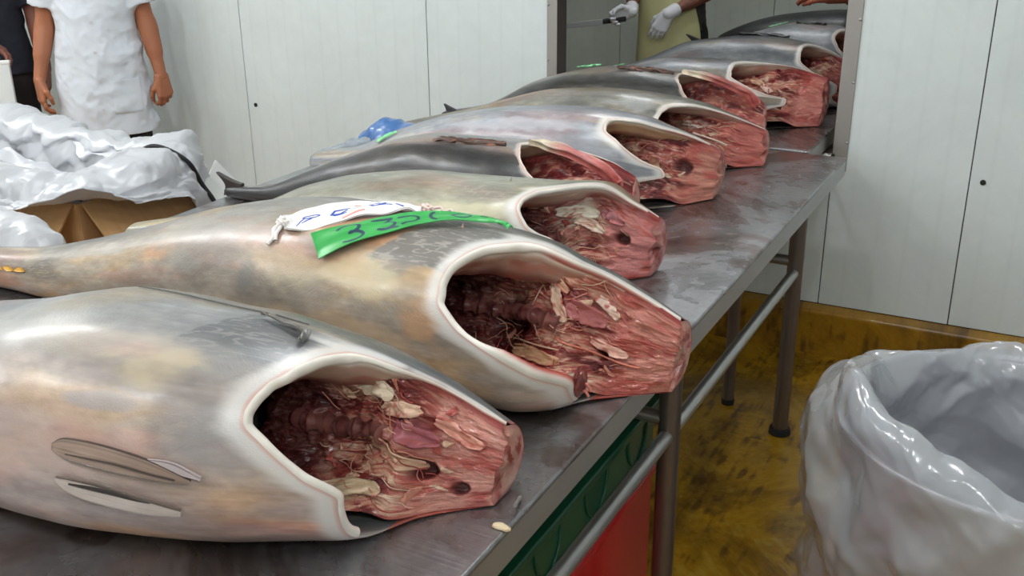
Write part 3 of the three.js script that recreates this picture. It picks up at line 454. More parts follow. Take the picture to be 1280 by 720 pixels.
// 2: the tagged one
const tuna2 = makeTuna({
  seed: 2, label: 'large headless tuna carrying the green tag and the white tag on its back', res: [300, 230, 300, 200], tex: [1792, 1024], band: 0.032, th: 0.022, flapTh: 0.9,
  S: [[-2.15, -1.42, 0.048], [-1.95, -1.43, 0.065], [-1.65, -1.45, 0.117], [-1.44, -1.46, 0.159], [-1.3, -1.46, 0.178], [-1.15, -1.46, 0.188], [-0.954, -1.465, 0.187], [-0.83, -1.475, 0.18], [-0.74, -1.47, 0.172], [-0.69, -1.49, 0.155], [-0.645, -1.545, 0.13], [-0.53, -1.61, 0.078]],
  rim: [[-28, -0.53], [-20, -0.58], [-12, -0.68], [-4, -0.76], [4, -0.785], [20, -0.822], [43, -0.842], [58, -0.838], [73, -0.796], [84, -0.728], [102, -0.673], [116, -0.652], [134, -0.652], [150, -0.66], [160, -0.6], [168, -0.53]],
  skin: toneA([84, 84, 82], [132, 128, 122], [156, 144, 130], [168, 150, 136], -24),
  patches: [{ x: -0.875, a: 16, rx: 0.075, ra: 25, c: [108, 106, 104], s: 0.9, scratch: 0.4, sharp: 1, skew: 0.55 }, { x: -0.93, a: 44, rx: 0.06, ra: 10, c: [130, 126, 122], s: 0.7, scratch: 0.3 }, { x: -0.855, a: 74, rx: 0.05, ra: 16, c: [206, 150, 104], s: 0.55 }, { x: -0.98, a: 52, rx: 0.1, ra: 14, c: [206, 192, 158], s: 0.7 }, { x: -1.15, a: 56, rx: 0.12, ra: 16, c: [200, 184, 150], s: 0.55 }, { x: -1.05, a: 92, rx: 0.25, ra: 14, c: [200, 166, 130], s: 0.5 }, { x: -1.215, a: 66, rx: 0.035, ra: 13, c: [112, 108, 104], s: 0.75 }, { x: -1.2, a: 40, rx: 0.2, ra: 10, c: [176, 132, 112], s: 0.4 }, { x: -1.35, a: 40, rx: 0.2, ra: 30, c: [140, 140, 136], s: 0.5 }, { x: -1.87, a: 65, rx: 0.09, ra: 26, c: [92, 86, 82], s: 0.55, scratch: 0.5 }, { x: -2.03, a: 40, rx: 0.1, ra: 40, c: [122, 96, 92], s: 0.6 }, { x: -2.05, a: 100, rx: 0.1, ra: 40, c: [170, 120, 96], s: 0.7 }],
  flesh: { sheets: [[0.05, 0.22, 0.045, 0.013, 0.2, [224, 190, 160]], [0.10, 0.2, 0.04, 0.010, 0.4, [226, 178, 146]], [0.12, 0.36, 0.035, 0.012, 0.9, [232, 200, 176]], [0.17, 0.38, 0.03, 0.018, 0.1, [176, 100, 100]], [0.09, 0.78, 0.055, 0.010, 0.0, [206, 160, 124]], [0.21, 0.6, 0.03, 0.010, 0.2, [228, 178, 160]], [0.2, 0.26, 0.02, 0.010, 0.6, [234, 206, 190]]], aD: -19, aV: 164, spine: 0.52, bones: 8, fibres: 56, scraps: 26, end: 0.62, amp: 0.012, pink: [206, 134, 118], prof: [[-0.14, -0.6], [0, -0.55], [0.08, -0.4], [0.16, -0.12], [1, 0.1]], holes: [[0.2, 0.66, 0.008, 0.02], [0.01, 0.62, 0.04, 0.02]], spots: [[0.05, 0.25, 0.05, 0.13, [222, 186, 152]], [0.13, 0.16, 0.04, 0.08, [214, 160, 132]], [0.17, 0.36, 0.05, 0.1, [164, 90, 88]]], strings: [[0.12, 0.62, [0.14, 0.1], 0.002, [206, 120, 96]], [0.02, 0.72, [0.12, -0.02], 0.0016, [214, 180, 146]]] },
  extra(q) {
    spur(q, -0.885, -1, 0.011, [196, 168, 152]);
    { const c = q.surf(-0.644, 119, 0.86), g = new THREE.IcosahedronGeometry(1, 5), p = g.attributes.position, C = []; for (let i = 0; i < p.count; i++) { const x = p.getX(i), y = p.getY(i), z = p.getZ(i), f = 1 + 0.22 * fbm(x * 2.2, y * 2.2, z * 2.2 + 4, 3); p.setXYZ(i, c[0] + x * f * 0.011, c[1] + 0.002 + y * f * 0.027, c[2] + z * f * 0.021); const k = fbm(x * 4, y * 4, z * 4, 3); C.push(...mix3([118, 28, 26], [176, 84, 70], sst(-0.1, 0.35, k)).map(toLin)); } g.setAttribute('color', new THREE.Float32BufferAttribute(C, 3)); g.computeVertexNormals(); mesh('flap_cut', g, FLESH, q.t).userData.label = 'dark red cut end of the flap';
      const sh = []; for (const [dy, dz, l] of [[0.0, 0.0, 0.02], [-0.012, 0.004, 0.014]]) sh.push(tube([[c[0] + 0.004, c[1] + dy, c[2] + dz], [c[0] + 0.014, c[1] + dy + 0.001, c[2] + dz + 0.002], [c[0] + 0.013 + l * 0.5, c[1] + dy - l * 0.5, c[2] + dz + 0.003]], 0.0028, 12, 7)); mesh('shred', merge(sh), phy({ color: hex(186, 104, 90), roughness: 0.4, clearcoat: 0.4 }), q.t); }
    for (let i = 0; i < 4; i++) q.strip('finlet', [[-2.075 + i * 0.04, 64 + (i % 2) * 5, 0.001], [-2.06 + i * 0.04, 66, 0.0055], [-2.042 + i * 0.04, 70, 0.001]], { lift: 0.004, th: 0.004, nu: 10, nv: 4, m: finMat, col: () => [212, 158, 48] });
  },
});
// 3
makeTuna({
  seed: 3, label: 'olive grey headless tuna behind the tagged one, dark round hole in its meat', res: [220, 150, 200, 140], tex: [1024, 640], band: 0.026, th: 0.018,
  S: [[-2.0, -1.75, 0.04], [-1.66, -1.82, 0.086], [-1.53, -1.84, 0.121], [-1.4, -1.86, 0.142], [-1.19, -1.88, 0.157], [-1.03, -1.9, 0.158], [-0.94, -1.95, 0.153], [-0.875, -2.04, 0.142], [-0.82, -2.1, 0.108], [-0.772, -2.14, 0.082]],
  rim: [[-30, -0.772], [-16, -0.80], [0, -0.87], [10, -0.915], [19, -0.95], [36, -0.964], [52, -0.949], [67, -0.922], [79, -0.895], [96, -0.885], [116, -0.885], [130, -0.885], [150, -0.87], [160, -0.8], [168, -0.772]],
  skin: toneA([96, 96, 88], [132, 132, 118], [160, 156, 138], [186, 178, 166], -28),
  patches: [{ x: -1.05, a: 26, rx: 0.1, ra: 16, c: [122, 118, 112], s: 0.5, scratch: 0.4 }, { x: -1.05, a: 48, rx: 0.14, ra: 16, c: [208, 200, 168], s: 0.7 }, { x: -1.0, a: 62, rx: 0.05, ra: 12, c: [206, 150, 132], s: 0.6 }],
  flesh: { sheets: [[0.045, 0.28, 0.04, 0.013, 0.3, [232, 224, 206]], [0.07, 0.42, 0.035, 0.010, 0.5, [228, 206, 186]], [0.11, 0.3, 0.025, 0.014, 0.2, [176, 112, 116]]], aD: -18, aV: 164, bones: 4, fibres: 50, scraps: 14, end: 0.5, pink: [202, 126, 122], holes: [[0.135, 0.5, 0.013, 0.03]], spots: [[0.05, 0.3, 0.06, 0.16, [226, 216, 196]], [0.0, 0.55, 0.05, 0.1, [196, 170, 150]]] },
  extra(q) { spur(q, -1.018, 0, 0.012, [150, 148, 140]); },
});
// 4: dark back to the front
function gillFlap(q, pts, w) { q.strip('gill_flap', pts.map((p, i) => [p[0], p[1], w[i]]), { lift: 0.006, th: 0.014, nu: 30, nv: 6, wav: 0.004, m: SHEET, col: (u, v) => { let c = mix3([206, 190, 164], [176, 92, 86], sst(0.2, 0.42, u)); c = mix3(c, [150, 52, 48], sst(0.6, 0.95, u) * 0.8); c = mix3(c, [214, 190, 176], sst(0.75, 0.95, 1 - v) * 0.5); const g = 24 * noise(u * 18, v * 6); return [c[0] + g, c[1] + g, c[2] + g]; } }); }
function slit(q, pts, w, c = [70, 46, 36]) { q.strip('back_wound', pts.map((p, i) => [p[0], p[1], w[i]]), { lift: 0.004, th: 0.008, nu: 30, nv: 6, wav: 0.007, m: finMat, col: (u, v) => { const f = noise(u * 14, v * 5, 3); return mix3(c, [c[0] * 1.9, c[1] * 1.8, c[2] * 1.7], sst(0.2, 0.6, f)); } }); }
makeTuna({
  seed: 4, coat: 0.3, label: 'dark backed tuna fourth from the front, brown slit along its top, gill flap open', res: [220, 150, 180, 120], tex: [1024, 640], band: 0.01, th: 0.012, bandC: [206, 192, 184], inC: [176, 150, 128], tip: 0.3,
  S: [[-2.1, -2.2, 0.02], [-1.955, -2.2, 0.034], [-1.8, -2.22, 0.074], [-1.68, -2.23, 0.106], [-1.413, -2.25, 0.151], [-1.222, -2.25, 0.152], [-1.1, -2.27, 0.146], [-0.98, -2.31, 0.125], [-0.93, -2.35, 0.1]],
  rim: [[-50, -0.93], [-34, -0.96], [-22, -1.1], [-12, -1.165], [-4, -1.178], [10, -1.166], [24, -1.15], [42, -1.12], [56, -1.08], [66, -1.045], [84, -1.0], [110, -0.96], [140, -0.94], [156, -0.93]],
  skin: toneB([124, 122, 120], [46, 45, 46], 22),
  patches: [{ x: -1.25, a: 70, rx: 0.2, ra: 25, c: [38, 36, 38], s: 0.7 }, { x: -1.45, a: 14, rx: 0.16, ra: 8, c: [136, 118, 102], s: 0.6 }, { x: -1.7, a: 40, rx: 0.15, ra: 20, c: [60, 58, 60], s: 0.5 }],
  flesh: { aD: -30, aV: 120, fibres: 0, scraps: 0, end: 0.95, cream: 0.7, prof: [[-0.14, -0.7], [0, -0.62], [0.06, -0.55], [0.12, -0.45], [1, -0.3]], spots: [[0.06, 0.62, 0.1, 0.2, [200, 170, 142]], [0.12, 0.8, 0.1, 0.2, [176, 150, 130]], [0.0, 0.35, 0.08, 0.2, [96, 34, 32]]] },
  extra(q) {
    gillFlap(q, [[-1.16, -10], [-1.1, -4], [-1.02, 5], [-0.955, 18], [-0.925, 32]], [0.012, 0.026, 0.02, 0.016, 0.011]);
    slit(q, [[-1.4, 18], [-1.34, 15], [-1.28, 13], [-1.2, 10]], [0.0008, 0.008, 0.012, 0.001]);
    const s = new THREE.Shape(); s.moveTo(0.04, 0.01); s.quadraticCurveTo(0.0, 0.014, -0.05, 0.034); s.quadraticCurveTo(-0.022, 0.012, -0.02, 0); s.quadraticCurveTo(-0.02, -0.014, -0.03, -0.03); s.quadraticCurveTo(0, -0.012, 0.04, -0.01);
    const g = new THREE.ExtrudeGeometry(s, { depth: 0.008, bevelEnabled: true, bevelSize: 0.002, bevelThickness: 0.003, bevelSegments: 2 }); g.translate(-2.09 - q.O[0], 0.036, -2.2 - q.O[2]); mesh('tail_fin', g, phy({ color: hex(48, 42, 42), roughness: 0.5, clearcoat: 0.3 }), q.t);
  },
});
// 5
makeTuna({
  seed: 5, inC: [206, 172, 132], label: 'smooth bluish grey headless tuna, fifth from the front, pointed flap over red meat', res: [220, 150, 200, 140], tex: [1024, 640], band: 0.024, th: 0.016,
  S: [[-2.05, -2.55, 0.04], [-1.92, -2.57, 0.055], [-1.776, -2.58, 0.093], [-1.62, -2.6, 0.127], [-1.353, -2.6, 0.16], [-1.154, -2.6, 0.167], [-1.016, -2.63, 0.158], [-0.95, -2.675, 0.138], [-0.9, -2.72, 0.12], [-0.838, -2.81, 0.086]],
  rim: [[-32, -0.838], [-12, -0.88], [4, -0.95], [14, -1.02], [20, -1.066], [36, -1.062], [52, -1.014], [68, -0.959], [76, -0.918], [84, -0.914], [94, -0.955], [104, -1.01], [120, -1.03], [150, -1.02], [162, -0.9], [170, -0.838]],
  skin: toneA([98, 98, 98], [122, 124, 130], [146, 148, 154], [166, 164, 164], -22),
  patches: [{ x: -1.3, a: 40, rx: 0.3, ra: 12, c: [190, 194, 202], s: 0.6 }, { x: -1.2, a: 5, rx: 0.2, ra: 8, c: [110, 112, 116], s: 0.6 }, { x: -1.12, a: 55, rx: 0.1, ra: 16, c: [128, 132, 140], s: 0.5 }],
  flesh: { aD: -20, aV: 164, fibres: 50, scraps: 16, end: 0.62, pink: [206, 138, 118], prof: [[-0.14, -0.55], [0, -0.42], [0.06, -0.26], [0.12, -0.1], [1, 0.1]], holes: [[0.16, 0.48, 0.02, 0.025]], spots: [[0.0, 0.1, 0.05, 0.14, [200, 164, 124]]] },
  extra(q) { smallTag(q, 'small pale green tag lying on the tail half of the fifth tuna', [[-1.79, 44, 0.006], [-1.76, 38, 0.007], [-1.73, 32, 0.005]]); },
});
// 6
makeTuna({
  seed: 6, label: 'olive grey headless tuna, sixth from the front, red cut with white membranes', res: [200, 120, 180, 120], tex: [768, 512], band: 0.02, th: 0.014,
  S: [[-2.0, -2.98, 0.05], [-1.731, -3.0, 0.093], [-1.62, -3.02, 0.115], [-1.46, -3.05, 0.138], [-1.237, -3.05, 0.148], [-1.074, -3.06, 0.142], [-1.0, -3.09, 0.132], [-0.9, -3.17, 0.1], [-0.815, -3.23, 0.07]],
  rim: [[-34, -0.815], [-14, -0.85], [4, -0.93], [16, -1.0], [34, -1.056], [56, -1.07], [68, -1.06], [84, -1.0], [100, -0.94], [116, -0.9], [148, -0.89], [160, -0.84], [168, -0.815]],
  skin: toneA([78, 76, 68], [112, 108, 96], [126, 124, 116], [150, 146, 140], -16),
  patches: [{ x: -1.15, a: 34, rx: 0.1, ra: 18, c: [158, 158, 158], s: 0.7, scratch: 0.4 }, { x: -1.3, a: -2, rx: 0.25, ra: 12, c: [112, 104, 84], s: 0.6 }, { x: -1.06, a: 36, rx: 0.03, ra: 14, c: [186, 180, 170], s: 0.5 }],
  flesh: { aD: -20, sheets: [[0.05, 0.34, 0.035, 0.010, 0.3, [236, 226, 214]], [0.06, 0.6, 0.03, 0.008, 0.4, [222, 190, 172]]], aV: 164, fibres: 50, scraps: 16, end: 0.45, pink: [198, 112, 100], spots: [[0.05, 0.36, 0.06, 0.1, [232, 218, 204]], [0.02, 0.6, 0.06, 0.1, [120, 50, 50]]], strings: [[0.06, 0.5, [0.1, 0.14], 0.003, [226, 206, 190]]] },
});
// 7: dark back, gill flap
makeTuna({
  seed: 7, coat: 0.25, label: 'dark backed tuna seventh from the front, before the hatch, brown slit on top', res: [200, 120, 160, 110], tex: [768, 512], band: 0.01, th: 0.012, inC: [184, 166, 140], tip: 0.3, bandC: [206, 192, 184],
  S: [[-2.05, -3.33, 0.03], [-1.889, -3.35, 0.051], [-1.664, -3.35, 0.12], [-1.487, -3.37, 0.149], [-1.312, -3.38, 0.159], [-1.166, -3.38, 0.153], [-1.05, -3.42, 0.14], [-0.95, -3.47, 0.112], [-0.9, -3.49, 0.09]],
  rim: [[-50, -0.9], [-34, -0.94], [-22, -1.08], [-12, -1.145], [0, -1.157], [12, -1.152], [32, -1.13], [54, -1.097], [66, -1.07], [84, -1.02], [110, -0.96], [140, -0.92], [156, -0.9]],
  skin: toneB([104, 102, 96], [44, 44, 43], 26),
  patches: [{ x: -1.45, a: 12, rx: 0.2, ra: 9, c: [110, 98, 84], s: 0.6 }, { x: -1.22, a: 60, rx: 0.1, ra: 20, c: [54, 52, 52], s: 0.7 }],
  flesh: { aD: -30, aV: 120, fibres: 0, scraps: 0, end: 0.95, cream: 0.7, prof: [[-0.14, -0.7], [0, -0.62], [0.06, -0.55], [0.12, -0.45], [1, -0.3]], spots: [[0.06, 0.62, 0.1, 0.25, [186, 140, 126]], [0.0, 0.35, 0.08, 0.2, [84, 30, 30]]] },
  extra(q) {
    smallTag(q, 'small pale green tag on the back of the tuna before the hatch', [[-1.53, -2, 0.006], [-1.49, -6, 0.007], [-1.45, -8, 0.005]]);
    gillFlap(q, [[-1.15, -4], [-1.09, -2], [-1.0, 2], [-0.93, 10], [-0.9, 24]], [0.012, 0.026, 0.02, 0.016, 0.011]);
    slit(q, [[-1.36, 18], [-1.3, 15], [-1.24, 11], [-1.17, 6]], [0.0008, 0.009, 0.012, 0.001]);
    const s = new THREE.Shape(); s.moveTo(0.03, 0); s.quadraticCurveTo(-0.005, 0.008, -0.035, 0.022); s.quadraticCurveTo(-0.02, 0, -0.025, -0.02); s.closePath();
    const g = new THREE.ExtrudeGeometry(s, { depth: 0.008, bevelEnabled: true, bevelSize: 0.002, bevelThickness: 0.003, bevelSegments: 2 }); g.translate(-2.02 - q.O[0], 0.05, -3.33 - q.O[2]); mesh('tail_fin', g, phy({ color: hex(40, 40, 42), roughness: 0.5 }), q.t);
  },
});
// 8
makeTuna({
  seed: 8, coat: 0.25, label: 'grey headless tuna lying through the hatch, with a square red meat face', res: [200, 120, 180, 120], tex: [768, 512], band: 0.02, th: 0.016,
  S: [[-1.84, -3.68, 0.05], [-1.505, -3.70, 0.12], [-1.284, -3.71, 0.15], [-1.07, -3.72, 0.152], [-0.97, -3.76, 0.146], [-0.87, -3.83, 0.13], [-0.776, -3.89, 0.108]],
  rim: [[-36, -0.776], [-20, -0.86], [-8, -1.0], [0, -1.035], [16, -1.058], [46, -1.05], [60, -1.004], [74, -0.93], [80, -0.87], [90, -0.872], [100, -0.92], [114, -0.95], [148, -0.95], [160, -0.85], [168, -0.776]],
  skin: toneA([58, 60, 60], [96, 98, 102], [124, 126, 132], [150, 150, 152], -4),
  patches: [{ x: -1.35, a: 12, rx: 0.08, ra: 14, c: [164, 160, 160], s: 0.6, scratch: 0.3 }, { x: -1.12, a: 24, rx: 0.08, ra: 14, c: [160, 162, 168], s: 0.5, scratch: 0.4 }],
  flesh: { aD: -24, sheets: [[0.06, 0.3, 0.03, 0.010, 0.5, [230, 190, 160]], [0.1, 0.45, 0.03, 0.010, 0.7, [236, 206, 190]]], aV: 164, fibres: 50, scraps: 14, end: 0.6, pink: [208, 130, 118], amp: 0.01, prof: [[-0.14, -0.5], [0, -0.36], [0.06, -0.2], [0.12, -0.02], [1, 0.2]] },
  extra(q) { smallTag(q, 'small pale green tag on the grey tuna lying through the hatch', [[-1.57, -4, 0.006], [-1.53, -6, 0.007], [-1.49, -8, 0.005]]); },
});
// 9
makeTuna({
  seed: 9, coat: 0.2, label: 'dark grey tuna just beyond the hatch, its opening beside the right jamb', res: [180, 100, 140, 100], tex: [768, 384], band: 0.02, th: 0.014,
  S: [[-1.75, -4.15, 0.06], [-1.568, -4.15, 0.099], [-1.381, -4.2, 0.147], [-1.084, -4.2, 0.167], [-0.923, -4.2, 0.157], [-0.85, -4.23, 0.14], [-0.76, -4.3, 0.1]],
  rim: [[-36, -0.76], [-20, -0.82], [-8, -0.88], [10, -0.915], [28, -0.923], [52, -0.917], [68, -0.868], [84, -0.785], [96, -0.785], [116, -0.8], [140, -0.78], [156, -0.76]],
  skin: toneA([54, 56, 58], [92, 94, 96], [104, 106, 108], [140, 142, 142], 8),
  patches: [{ x: -1.05, a: 20, rx: 0.1, ra: 8, c: [84, 86, 84], s: 0.6 }],
  flesh: { aD: -24, aV: 164, fibres: 20, scraps: 8, end: 0.8, pink: [170, 90, 80], spots: [[0.02, 0.42, 0.05, 0.16, [206, 190, 160]]] },
  extra(q) { slit(q, [[-1.2, -8], [-1.12, -10], [-1.04, -12], [-1.0, -12]], [0.002, 0.007, 0.006, 0.002], [26, 26, 26]); },
});
// 10
makeTuna({
  seed: 10, coat: 0.2, label: 'grey headless tuna second from the far end, its small round cut beside the right jamb', res: [160, 90, 110, 80], tex: [512, 256], band: 0.018, th: 0.016,
  S: [[-1.66, -4.68, 0.05], [-1.25, -4.7, 0.138], [-1.075, -4.7, 0.165], [-0.93, -4.7, 0.163], [-0.85, -4.72, 0.15], [-0.75, -4.78, 0.11]],
  rim: [[-36, -0.75], [-10, -0.83], [10, -0.87], [22, -0.885], [40, -0.896], [58, -0.878], [80, -0.83], [100, -0.8], [130, -0.78], [154, -0.75]],
  skin: toneA([70, 72, 74], [112, 114, 116], [128, 130, 134], [150, 150, 152], -30),
  flesh: { aD: -24, aV: 164, fibres: 10, scraps: 4, end: 0.8 },
  extra(q) { smallTag(q, 'small pale green tag on the tuna second from the far end', [[-1.2, 4, 0.007], [-1.16, 2, 0.009], [-1.12, 0, 0.006]]); slit(q, [[-1.08, 6], [-1.03, 4], [-0.98, 4], [-0.95, 4]], [0.002, 0.008, 0.008, 0.002], [30, 30, 30]); },
});
// 11
makeTuna({
  seed: 11, label: 'black backed tuna at the far end, with its thin tail raised to the left', res: [160, 90, 80, 60], tex: [512, 256], band: 0.012, th: 0.014,
  S: [[-1.56, -5.0, 0.06], [-1.5, -5.0, 0.1], [-1.294, -5.0, 0.151], [-1.1, -5.0, 0.175], [-0.92, -5.0, 0.185], [-0.82, -5.03, 0.16], [-0.74, -5.06, 0.12]],
  rim: [[-36, -0.74], [-10, -0.8], [10, -0.83], [40, -0.84], [60, -0.82], [90, -0.79], [130, -0.76], [154, -0.74]],
  skin: toneB([22, 23, 25], [20, 20, 22], 10), rough: 0.5, coat: 0.12, hue: 0.2,
  flesh: { aD: -24, aV: 164, fibres: 6, scraps: 2, end: 0.8 },
  extra(q) { const s = new THREE.Shape(); s.moveTo(0.05, -0.02); s.quadraticCurveTo(-0.02, 0.0, -0.12, 0.035); s.quadraticCurveTo(-0.06, -0.01, -0.07, -0.03); s.closePath(); const g = new THREE.ExtrudeGeometry(s, { depth: 0.012, bevelEnabled: true, bevelSize: 0.003, bevelThickness: 0.004, bevelSegments: 2 }); g.translate(-1.56 - q.O[0], 0.11, -5.0 - q.O[2]); mesh('tail_fin', g, phy({ color: hex(34, 34, 36), roughness: 0.5 }), q.t); },
});

// ───────────────────────── tags on the second tuna ─────────────────────────
function inked(w, h, base, draw) {
  const c = document.createElement('canvas'); c.width = w; c.height = h; const x = c.getContext('2d'); x.fillStyle = base; x.fillRect(0, 0, w, h); x.lineCap = x.lineJoin = 'round'; draw(x);
  const t = new THREE.CanvasTexture(c); t.colorSpace = THREE.SRGBColorSpace; t.flipY = false; return t;
}
function stroke(x, pts, wd) { x.lineWidth = wd; x.beginPath(); pts.forEach(([a, b], i) => i ? x.lineTo(a, b) : x.moveTo(a, b)); x.stroke(); }
function arc(cx, cy, rx, ry, a0, a1, n = 14) { const o = []; for (let i = 0; i <= n; i++) { const a = (a0 + (a1 - a0) * i / n) * D2R; o.push([cx + rx * Math.cos(a), cy + ry * Math.sin(a)]); } return o; }
{
  const green = inked(1024, 160, '#2a9c46', x => {
    x.strokeStyle = '#0d2a4a';
    stroke(x, [...arc(135, 52, 42, 30, 200, 450), ...arc(140, 110, 46, 32, 270, 500)], 15);
    stroke(x, [[235, 28], [318, 32], [285, 72], ...arc(282, 102, 42, 32, 290, 500)], 15); stroke(x, [[285, 134], [330, 136]], 13);
    stroke(x, [[352, 40], ...arc(385, 80, 52, 36, 280, 460), [355, 124]], 15);
    stroke(x, arc(522, 80, 28, 56, 110, 250), 16);
    stroke(x, arc(628, 80, 42, 46, 0, 360), 14);
    stroke(x, [[722, 78], [748, 74]], 14);
    stroke(x, [[930, 20], [934, 140]], 14);
  });
  const gm = phy({ map: green, roughness: 0.42, clearcoat: 0.3, clearcoatRoughness: 0.3 });
  const rib = tuna2.strip('green_tag', [[-1.083, 43, 0.030], [-1.04, 31, 0.028], [-1.0, 21, 0.025], [-0.965, 11, 0.023], [-0.93, 2, 0.021], [-0.89, -6, 0.018], [-0.85, -11, 0.011], [-0.822, -12, 0.009], [-0.806, -10, 0.006]], { lift: 0.012, th: 0.0016, nu: 60, nv: 8, wav: 0.005, m: gm, parent: scene, raw: true });
  tag(rib, 'green plastic strip tag with dark handwriting, lying across the second nearest tuna', 'tag');
  const white = inked(1024, 220, '#e6e4e2', x => {
    x.strokeStyle = '#1d3f9e';
    stroke(x, arc(300, 105, 48, 34, 0, 360), 15); stroke(x, [[200, 170], [262, 125]], 15); stroke(x, [[240, 160], [300, 150]], 10);
    stroke(x, [[520, 90], [440, 92], [415, 125], [470, 128], [505, 110]], 14); stroke(x, [[430, 135], [500, 136]], 12);
    stroke(x, [[550, 118], [585, 114]], 12);
    stroke(x, [[640, 80], [665, 130], [735, 105]], 15); stroke(x, [[650, 128], [770, 118]], 12); stroke(x, [[660, 90], [700, 100]], 12);
    stroke(x, [[800, 100], [850, 105]], 10);
    x.strokeStyle = 'rgba(205,90,70,0.6)'; stroke(x, [[480, 190], [600, 170]], 20); stroke(x, [[560, 60], [585, 66]], 16); stroke(x, [[880, 50], [960, 70]], 16);
  });
  const wm = phy({ map: white, roughness: 0.55, clearcoat: 0.2 });
  const o = thing('white_tag', 'crumpled white plastic tag with blue handwritten marks and a knotted end, beside the green tag', 'tag');
  tuna2.strip('strip', [[-1.178, 31, 0.014], [-1.165, 28, 0.027], [-1.13, 20, 0.030], [-1.09, 10, 0.028], [-1.05, 1, 0.023], [-1.01, -6, 0.017], [-0.985, -11, 0.011]], { lift: 0.008, th: 0.003, nu: 50, nv: 10, wav: 0.010, m: wm, parent: o, raw: true });
  const km = phy({ color: hex(228, 222, 218), roughness: 0.55 }); const at = (x, a, l) => { const p = tuna2.surf(x, a, 1, true); return [p[0], p[1] + l, p[2]]; };
  const lump = (x, a, r, q) => { const c = at(x, a, 0.008), g = new THREE.IcosahedronGeometry(r, 4), p = g.attributes.position; for (let i = 0; i < p.count; i++) { const f = 1 + 0.4 * crumple(p.getX(i) / r * 1.4 + q, p.getY(i) / r * 1.4, p.getZ(i) / r * 1.4, q); p.setXYZ(i, c[0] + p.getX(i) * f * 1.2, c[1] + p.getY(i) * f * 0.8, c[2] + p.getZ(i) * f); } g.computeVertexNormals(); return g; };
  mesh('knot', merge([lump(-1.184, 30, 0.011, 1), tube([at(-1.186, 33, 0.008), at(-1.19, 37, 0.008), at(-1.182, 41, 0.006), at(-1.186, 46, 0.004)], 0.0042, 20, 7), tube([at(-1.182, 33, 0.006), at(-1.18, 39, 0.006), at(-1.174, 43, 0.004)], 0.0036, 16, 7)]), km, o);
  mesh('knot', merge([lump(-0.976, -13, 0.0095, 2), tube([at(-0.97, -14, 0.008), at(-0.952, -16, 0.012), at(-0.944, -15, 0.007), at(-0.934, -17, 0.011), at(-0.928, -16, 0.006)], 0.0028, 24, 7)]), phy({ color: hex(226, 204, 196), roughness: 0.55 }), o);
}
// ───────────────────────── crates under the table ─────────────────────────
function crate(label, color, pos, W, H, D, ribs) {
  const t = thing('crate', label, 'crate', pos), m = phy({ color, roughness: 0.42, clearcoat: 0.2 });
  mesh('bottom', rbox(W, 0.012, D, 0.004, 0, 0.006, 0), m, t);
  for (const s of [-1, 1]) { mesh('side', rbox(0.012, H, D, 0.004, s * (W / 2 - 0.006), H / 2, 0), m, t); mesh('side', rbox(W - 0.012, H, 0.012, 0.004, 0, H / 2, s * (D / 2 - 0.006)), m, t); }
  const L = []; for (const y of [H - 0.012, 0.012]) { for (const s of [-1, 1]) { L.push(rbox(0.03, 0.022, D + 0.03, 0.006, s * (W / 2 + 0.004), y, 0), rbox(W + 0.03, 0.022, 0.03, 0.006, 0, y, s * (D / 2 + 0.004))); } }
  mesh('rim', merge(L), m, t);
  for (let i = 0; i < ribs; i++) { const z = -D / 2 + (i + 0.5) * D / ribs; mesh('rib', tube([[W / 2 + 0.002, H - 0.02, z - 0.06], [W / 2 + 0.002, H * 0.45, z - 0.045], [W / 2 + 0.002, H * 0.25, z], [W / 2 + 0.002, H * 0.45, z + 0.045], [W / 2 + 0.002, H - 0.02, z + 0.06]], 0.004, 20, 6), m, t); }
  return t;
}
crate('red plastic crate on the floor under the table, beneath the green crate', hex(186, 16, 28), [-0.985, 0, -1.51], 0.5, 0.40, 1.16, 0);
crate('dark green plastic crate under the table, stacked on the red crate', hex(6, 78, 54), [-0.985, 0.402, -1.51], 0.5, 0.172, 1.16, 5);

